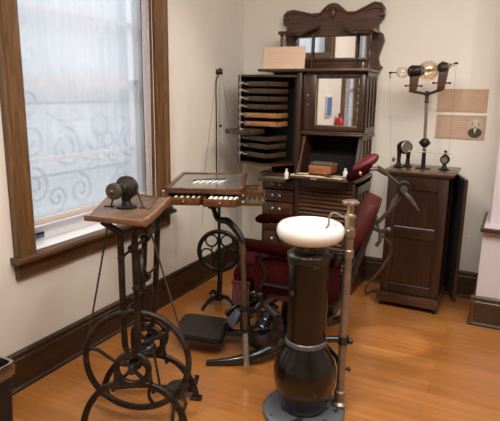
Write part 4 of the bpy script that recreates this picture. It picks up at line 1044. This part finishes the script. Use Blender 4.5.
# plumbing at the neck
B = MB()
RXp, RYp = 1.518, -1.893
for k, (z, r) in enumerate(((0.80, 0.012), (0.775, 0.010))):
    B.cyl((SX + 0.05, SY + 0.03, z), (RXp, RYp, z - 0.015), r, n=10)
B.sphere((1.475, -1.905, 0.765), 0.028, n=12).sphere((1.455, -1.95, 0.79), 0.02, n=12).cyl((1.475, -1.935, 0.74), (1.475, -1.935, 0.80), 0.014, n=10)
B.build('valve', 'iron', sp)
B = MB().cyl((RXp, RYp, 0.06), (RXp, RYp, 0.78), 0.0195, n=18)
rod = B.build('supply_pipe', 'nickel', sp)
MB().lathe((RXp, RYp, 0), [(0.036, 0.036), (0.036, 0.046), (0.024, 0.056), (0.024, 0.085), (0.028, 0.088), (0.028, 0.11), (0.018, 0.115)], 18).build('pipe_foot', 'nickel', rod)
MB().lathe((RXp, RYp, 0), [(0.020, 0.77), (0.0255, 0.775), (0.0255, 0.81), (0.021, 0.815), (0.021, 0.87), (0.027, 0.875), (0.027, 0.905), (0.022, 0.91), (0.023, 0.955), (0.027, 0.96), (0.027, 0.97), (0.018, 0.975), (0.015, 0.98), (0.0, 0.98)], 20).build('valve_body', 'nickel', rod)
MB().cyl((RXp, RYp, 0.965), (RXp, RYp, 1.025), 0.0155, n=12).build('valve_stem', 'brass', rod)
hb = MB()
hb.lathe((RXp, RYp, 1.04), [(0.0, -0.022), (0.026, -0.022), (0.034, -0.016), (0.034, -0.006), (0.026, 0.0), (0.0, 0.001)], 10)
for k in range(6):
    a = k * PI / 3; hb.sphere((RXp + 0.031 * math.cos(a), RYp + 0.031 * math.sin(a), 1.029), 0.009, n=8)
hb.build('handwheel', 'nickel', rod)
B = MB().cyl((RXp + 0.006, RYp - 0.012, 0.92), (RXp + 0.034, RYp - 0.05, 0.915), 0.008, n=8); B.build('side_stub', 'nickel', rod)
# brackets from column to pipe, lower second pipe
B = MB()
B.tube([(SX + 0.07, SY + 0.045, 0.375), (RXp, RYp, 0.375)], 0.016, 10).cyl((RXp, RYp, 0.355), (RXp, RYp, 0.392), 0.026, n=14)
B.sphere((RXp + 0.035, RYp + 0.0, 0.373), 0.014, n=8)
B.tube(smooth_path([(SX + 0.07, SY + 0.07, 0.34), (RXp - 0.03, RYp + 0.02, 0.26), (RXp - 0.012, RYp + 0.02, 0.18), (RXp - 0.012, RYp + 0.015, 0.10)], 5), 0.010, 8)
B.sphere((RXp + 0.03, RYp + 0.02, 0.22), 0.011, n=8).cyl((RXp, RYp, 0.22), (RXp + 0.03, RYp + 0.02, 0.22), 0.006, n=8)
B.build('pipe_bracket', 'blackpaint', sp)
# spout over the bowl
MB().tube(smooth_path([(RXp, RYp, 0.955), (RXp - 0.03, RYp - 0.01, 0.965), (RXp - 0.06, RYp - 0.02, 0.978), (RXp - 0.078, RYp - 0.028, 0.975), (RXp - 0.086, RYp - 0.032, 0.95), (RXp - 0.088, RYp - 0.034, 0.92), (RXp - 0.10, RYp - 0.038, 0.908)], 5), 0.005, 8).build('spout', 'nickel', sp)

# ------------------------------------------------------------------ bracket table with its arm
bt = thing('bracket_table', (0.62, -1.57, 0.95), 'small walnut bracket table with drawers pulled open, on a curved iron arm', 'table')
FL, FR, BR, BL = V((0.561, -1.939, 0)), V((0.90, -1.733, 0)), V((0.657, -1.20, 0)), V((0.321, -1.457, 0))
ctr = (FL + FR + BR + BL) / 4
ctr = V((0.601, -1.573, 0)); e1 = V((math.cos(0.423), math.sin(0.423), 0)); e2 = V((-e1.y, e1.x, 0)); HWt = 0.204; HDt = 0.28
def tp_(a, b_, z): return ctr + e1 * a + e2 * b_ + Zv * z
def tbox(mb, lo, hi, bv=0.002):
    lo, hi = V(lo), V(hi); d = hi - lo; c = (lo + hi) / 2
    t = bmesh.new(); bmesh.ops.create_cube(t, size=1.0)
    for v in t.verts: v.co = V((v.co.x * d.x, v.co.y * d.y, v.co.z * d.z))
    if bv: bmesh.ops.bevel(t, geom=list(t.edges), offset=min(bv, min(d) * 0.45), segments=2, profile=0.5, affect='EDGES')
    for v in t.verts:
        p = v.co + c; v.co = tp_(p.x, p.y, p.z)
    mb.merge(t)
B = MB()
tbox(B, (-HWt + 0.012, -HDt + 0.02, 0.912), (HWt - 0.012, HDt - 0.012, 0.922)); tbox(B, (-HWt + 0.012, -HDt + 0.02, 0.912), (-HWt + 0.024, HDt - 0.012, 0.978)); tbox(B, (HWt - 0.024, -HDt + 0.02, 0.912), (HWt - 0.012, HDt - 0.012, 0.978)); tbox(B, (-HWt + 0.012, HDt - 0.024, 0.912), (HWt - 0.012, HDt - 0.012, 0.978)); tbox(B, (-0.008, -HDt + 0.02, 0.92), (0.006, HDt - 0.02, 0.975))
B.build('drawer_case', 'brk', bt)
B = MB()
tbox(B, (-HWt, -HDt, 0.976), (HWt, HDt, 0.992), 0.004)
for a, b_ in (((-HWt, -HDt, 0.99), (HWt, -HDt + 0.022, 1.004)), ((-HWt, HDt - 0.022, 0.99), (HWt, HDt, 1.004)), ((-HWt, -HDt, 0.99), (-HWt + 0.022, HDt, 1.004)), ((HWt - 0.022, -HDt, 0.99), (HWt, HDt, 1.004))):
    tbox(B, a, b_, 0.003)
topb = B.build('table_top', 'brk', bt)
B = MB(); tbox(B, (-HWt + 0.02, -HDt + 0.02, 0.992), (HWt - 0.02, HDt - 0.02, 0.998), 0); B.build('glass_surface', 'brk_top', topb)
def open_drawer(a0, a1, out, name):
    y0, y1 = -HDt + 0.02 - out, -HDt + 0.02 - out + 0.22
    z0, z1 = 0.924, 0.968; B = MB()
    tbox(B, (a0, y0, z0), (a1, y0 + 0.010, z1 - 0.004)); tbox(B, (a0, y1 - 0.008, z0), (a1, y1, z1 - 0.006)); tbox(B, (a0, y0, z0), (a0 + 0.007, y1, z1 - 0.006)); tbox(B, (a1 - 0.007, y0, z0), (a1, y1, z1 - 0.006)); tbox(B, (a0, y0, z0), (a1, y1, z0 + 0.005))
    d = B.build('open_drawer', 'brk', bt)
    B = MB(); tbox(B, (a0 + 0.008, y0 + 0.011, z0 + 0.005), (a1 - 0.008, y1 - 0.009, z0 + 0.012), 0); B.build('felt_lining', 'felt', d)
    k = MB().sphere(tp_((a0 + a1) / 2, y0 - 0.006, (z0 + z1) / 2 - 0.002), 0.006, n=8); k.build('knob', 'brass', d)
open_drawer(-HWt + 0.026, -0.012, 0.07, 'l'); open_drawer(0.010, HWt - 0.026, 0.095, 'r')
for k in range(5):
    a = -0.155 + k * 0.031
    o = MB().tube([tp_(a, -0.315, 0.944), tp_(a + 0.012, -0.265, 0.957), tp_(a + 0.02, -0.215, 0.950)], [0.006, 0.008, 0.005], 8).build('handled_instrument', 'bone')
    tag(o, 'ivory-handled instrument lying in the left open drawer of the bracket table', 'instrument', 'instruments in the left drawer')
for k in range(6):
    a = 0.030 + k * 0.026
    o = MB().tube([tp_(a, -0.336, 0.949), tp_(a + 0.012, -0.285, 0.958), tp_(a + 0.022, -0.225, 0.950)], [0.007, 0.009, 0.005], 8).build('handled_instrument', 'white')
    tag(o, 'white-handled instrument lying in the right open drawer of the bracket table', 'instrument', 'instruments in the right drawer')
for k in range(5):
    a = -0.075 + k * 0.034; b0 = -0.10 + 0.006 * k
    B = MB().tube([tp_(a, b0, 1.002), tp_(a + 0.02, b0 + 0.06, 1.002)], 0.006, 6)
    B.tube([tp_(a + 0.015, b0 + 0.05, 1.002), tp_(a + 0.035, b0 + 0.11, 1.001)], 0.0018, 6)
    o = B.build('hand_instrument', 'white'); tag(o, 'white-handled hand instrument lying on top of the bracket table', 'instrument', 'instruments on the bracket table top')
tag(MB().tube([tp_(-0.09, -0.02, 1.003), tp_(0.0, 0.04, 1.003), tp_(0.09, 0.05, 1.003)], 0.004, 6).build('instrument_rest', 'iron'), 'dark metal rest lying behind the white instruments on the bracket table', 'instrument rest')
# side trays on the right, glass fronted
B = MB()
SB0, SB1, SA, SE, SH = HWt - 0.02, HWt + 0.115, -0.21, -0.02, 0.905
tbox(B, (SB0, SA, SH), (SB1, SE, SH + 0.006)); tbox(B, (SB0, SA, SH), (SB1, SA + 0.006, SH + 0.018)); tbox(B, (SB0, SE - 0.006, SH), (SB1, SE, SH + 0.05)); tbox(B, (SB1 - 0.006, SA, SH), (SB1, SE, SH + 0.05)); tbox(B, (SB0, SA, SH + 0.044), (SB1, SA + 0.006, SH + 0.05))
sd = B.build('side_drawer', 'brk', bt)
B = MB(); tbox(B, (SB0, SA + 0.001, SH + 0.018), (SB1, SA + 0.004, SH + 0.044), 0); B.build('glass_front', 'glass', sd)
B = MB(); tbox(B, (SB0, SA + 0.007, SH + 0.006), (SB1 - 0.007, SE - 0.007, SH + 0.012), 0); B.build('felt_lining', 'felt', sd)
for k in range(4):
    B = MB().tube([tp_(SB0 + 0.03 + 0.026 * k, SA + 0.02, SH + 0.036), tp_(SB0 + 0.022 + 0.026 * k, SE - 0.03, SH + 0.020)], 0.008, 6); B.build('dark_holder', 'iron', sd)
B = MB()
tbox(B, (HWt - 0.02, 0.04, 0.945), (HWt + 0.075, 0.16, 0.951)); tbox(B, (HWt - 0.02, 0.04, 0.945), (HWt + 0.075, 0.046, 0.958)); B.build('swing_tray', 'brk', bt)
# silver corner fittings
for (a, b_) in ((-HWt - 0.004, -HDt + 0.0),):
    MB().sphere(tp_(a, b_, 0.985), 0.011, n=10).sphere(tp_(a, b_, 0.93), 0.013, n=10).cyl(tp_(a, b_, 0.93), tp_(a, b_, 0.985), 0.004, n=8).build('corner_fitting', 'nickel', bt)
MB().sphere(tp_(HWt, -HDt + 0.03, 0.93), 0.011, n=10).sphere(tp_(HWt, -HDt + 0.03, 0.965), 0.010, n=10).build('corner_fitting', 'nickel', bt)
# underside boss, curved arm and rod
B = MB().lathe(tp_(0.03, -0.10, 0.912), [(0.05, 0.0), (0.05, -0.012), (0.032, -0.02), (0.026, -0.05), (0.0, -0.05)], 18)
B.tube([tp_(-0.06, -0.1, 0.905), tp_(0.15, -0.1, 0.905)], 0.012, 8, flat=(Zv, 0.006, 0.03))
B.build('boss', 'iron', bt)
s0 = tp_(0.03, -0.10, 0.87); rt = V((0.875, -1.68, 0.705))
pts = smooth_path([s0, s0 + (rt - s0) * 0.18 + Zv * -0.035, s0 + (rt - s0) * 0.50 + Zv * 0.015, s0 + (rt - s0) * 0.80 + Zv * 0.02, rt + Zv * 0.0, rt - Zv * 0.05], 6); n = len(pts)
MB().tube(pts, [0.013 + 0.007 * math.sin(PI * i / (n - 1)) for i in range(n)], 10).build('curved_arm', 'iron', bt)
rb_ = V((0.985, -1.835, 0.065)); ra = V((0.872, -1.675, 0.70))
dR = (rb_ - ra)
B = MB().cyl(ra, rb_, 0.0145, n=14)
rodb = B.build('rod', 'copper', bt)
MB().cyl(ra - dR * 0.005, ra + dR * 0.10, 0.021, n=14).build('rod_cap', 'copper', rodb)
for q0, q1 in ((0.52, 0.56), (0.70, 0.73)): MB().cyl(ra + dR * q0, ra + dR * q1, 0.022, n=12).build('collar', 'iron', rodb)
MB().cyl(ra + dR * 0.73, rb_, 0.015, n=14).build('bright_tip', 'steel', rodb)
B = MB().tube([ra + dR * 0.54, cp(0.15, 0.30, 0.33), cp(0.12, 0.24, 0.37)], 0.013, 8).sphere(ra + dR * 0.60 + V((0.03, 0.02, 0)), 0.013, n=8); B.tube([ra + dR * 0.715, cp(0.14, 0.26, 0.22)], 0.012, 8)
B.build('chair_clamp', 'iron', bt)

# ------------------------------------------------------------------ treadle drill by the left wall
DX, DY = 0.335, -1.0
td = thing('treadle_drill', (DX, DY, 0), 'foot-treadle dental drill with an iron wheel and tall pole by the left wall', 'dental drill')
B = MB().cyl((DX, DY, 0.03), (DX, DY, 0.95), 0.011, n=12).lathe((DX, DY, 0), [(0.03, 0.02), (0.034, 0.035), (0.02, 0.06), (0.015, 0.12), (0.013, 0.16)], 14)
B.build('post', 'iron', td)
for (dx, dy) in ((-0.02, -0.20), (0.13, -0.02), (-0.13, 0.09)):
    p = V((DX + dx, DY + dy, 0))
    MB().tube(smooth_path([(DX, DY, 0.045), V((DX + dx * 0.5, DY + dy * 0.5, 0.052)), V((DX + dx * 0.85, DY + dy * 0.85, 0.03)), p + Zv * 0.008], 5), [0.016] * 8 + [0.012] * 7 + [0.008], 8).build('foot', 'iron', td)
wn = V((0.42, -0.9, 0.0)).normalized(); wcn = V((DX - 0.0, DY, 0.388)) ; WD = 0.143
B = MB().tube(circle(wcn, WD, wn, 48), 0.0165, 8, closed=True)
wu, wv, ww = frame_from(wn)
for k in range(5):
    a = 2 * PI * k / 5 + 0.3; mid = wcn + (wu * math.cos(a) + wv * math.sin(a)) * 0.092
    B.tube(circle(mid, 0.042, wn, 20), 0.0065, 6, closed=True)
B.cyl(wcn - wn * 0.03, wcn + wn * 0.03, 0.022, n=14).tube(circle(wcn, 0.055, wn, 24), 0.005, 6, closed=True)
B.build('wheel', 'iron', td)
B = MB().tube([wcn + wn * 0.035, wcn + wn * 0.04 + V((0.03, 0, -0.05)), V((DX + 0.05, DY - 0.06, 0.10))], 0.006, 6); B.build('treadle_rod', 'iron', td)
B = MB().cyl((DX, DY, 0.95), (DX + 0.0, DY, 1.60), 0.0065, n=10); B.build('pole', 'steel', td)
B = MB().tube(smooth_path([(DX - 0.010, DY - 0.02, 0.95), (DX - 0.012, DY - 0.02, 1.3), (DX - 0.014, DY - 0.02, 1.54), (DX - 0.006, DY - 0.01, 1.60), (DX + 0.004, DY, 1.625)], 5), 0.0045, 8); B.build('drill_arm', 'iron', td)
MB().cyl((DX - 0.02, DY - 0.01, 1.622), (DX + 0.02, DY + 0.005, 1.622), 0.017, n=14).sphere((DX + 0.005, DY, 1.635), 0.013, n=10).sphere((DX + 0.01, DY, 1.27), 0.010, n=8).build('top_pulley', 'iron', td)
B = MB().tube([(DX - 0.02, DY - 0.005, 1.61), (DX - 0.10, DY - 0.02, 0.98), (DX - 0.13, DY - 0.02, 0.55)], 0.0013, 5)
B.tube([(DX + 0.018, DY, 1.61), (DX + 0.05, DY + 0.03, 1.35), (DX + 0.12, DY + 0.06, 0.98), (DX + 0.12, DY + 0.03, 0.5)], 0.0013, 5)
B.build('drive_cord', 'cord', td)

# ------------------------------------------------------------------ bin
bn = thing('waste_bin', (0.16, -2.72, 0), 'black waste bin with a clear plastic liner at the left edge', 'waste bin')
bx0, bx1, by0, by1, bh = 0.045, 0.235, -2.95, -2.665, 0.30
rr = []
for (z, ins) in ((0.0, 0.012), (bh, 0.0), (bh, 0.006), (0.01, 0.018)):
    c = roundpoly([V((bx0 + ins, by0 + ins, z)), V((bx1 - ins, by0 + ins, z)), V((bx1 - ins, by1 - ins, z)), V((bx0 + ins, by1 - ins, z))], 0.03, 4)
    rr.append(c)
MB().rings(rr).build('body', 'bin', bn)
rr = []; rn = random.Random(5)
for (z, off) in ((bh - 0.055, 0.006), (bh - 0.02, 0.008), (bh + 0.004, 0.005), (bh + 0.003, -0.006), (bh - 0.08, -0.012)):
    c = roundpoly([V((bx0 - off, by0 - off, z)), V((bx1 + off, by0 - off, z)), V((bx1 + off, by1 + off, z)), V((bx0 - off, by1 + off, z))], 0.03, 6)
    rr.append([p + V((rn.uniform(-.002, .002), rn.uniform(-.002, .002), rn.uniform(-.006, .006) if z < bh - 0.01 else rn.uniform(-.001, .001))) for p in c])
MB().rings(rr, cap=False).build('liner', 'liner', bn)

# ------------------------------------------------------------------ camera
cam = bpy.data.cameras.new('camera'); co = bpy.data.objects.new('camera', cam); COL.objects.link(co)
f_px = 528.0; cam.sensor_fit = 'HORIZONTAL'; cam.sensor_width = 36.0; cam.lens = f_px / 500 * 36.0
cam.clip_start = 0.05; cam.clip_end = 60
rows = [[0.8932, -0.1117, 0.4356], [0.4494, 0.1903, -0.8728], [0.0146, 0.9754, 0.2201]]
Rm = Matrix(rows).to_quaternion().to_matrix()
co.matrix_world = Matrix.Translation((2.13768816, -4.12916769, 1.5)) @ Rm.to_4x4()
SC.camera = co

# ------------------------------------------------------------------ light
wd = bpy.data.worlds.new('world'); SC.world = wd; wd.use_nodes = True
bg = wd.node_tree.nodes['Background']; bg.inputs[0].default_value = (0.86, 0.925, 1.0, 1); bg.inputs[1].default_value = 0.84

def area(loc, target, size, energy, color, name):
    l = bpy.data.lights.new(name, 'AREA'); l.shape = 'SQUARE'; l.size = size; l.energy = energy; l.color = color
    o = bpy.data.objects.new(name, l); COL.objects.link(o); o.location = loc
    o.rotation_euler = (V(target) - V(loc)).to_track_quat('-Z', 'Y').to_euler(); return o
def spot(loc, target, energy, color, ang=60, size=0.04, blend=0.6, name='track_or_patch_spot'):
    l = bpy.data.lights.new(name, 'SPOT'); l.energy = energy; l.color = color; l.spot_size = math.radians(ang); l.spot_blend = blend; l.shadow_soft_size = size
    o = bpy.data.objects.new(name, l); COL.objects.link(o); o.location = loc
    o.rotation_euler = (V(target) - V(loc)).to_track_quat('-Z', 'Y').to_euler(); return o
warm = (1.0, 0.87, 0.72)
area((1.75, -2.3, 2.9), (1.5, -2.0, 0), 2.4, 138, (1.0, 0.945, 0.875), 'ceiling_fill')
area((-1.6, -1.8, 3.1), (0.4, -1.8, 0.9), 1.3, 60, (0.85, 0.93, 1.0), 'daylight')
spot((2.1, -0.75, 2.75), (0.0, -1.5, 0.8), 42, warm, 58, 0.04)
spot((3.3, -2.4, 2.8), (0.9, -0.4, 1.0), 36, (1.0, 0.93, 0.85), 70, 0.04)
spot((2.4, -2.2, 2.8), (1.5, -0.2, 1.1), 12, (1.0, 0.94, 0.87), 60, 0.04)
spot((0.9, -3.4, 2.8), (1.2, -1.2, 0.4), 70, warm, 75, 0.06)

spot((3.0, -0.9, 2.8), (1.58, -1.02, 0.0), 170, (1.0, 0.96, 0.88), 8.5, 0.01, 0.5)  # added narrow spot with no fitting behind it, makes the bright floor patch
SC.view_settings.view_transform = 'Standard'
SC.view_settings.look = 'None'
SC.view_settings.exposure = 0.0
for o in bpy.data.objects:
    if '_w' in o: del o['_w']
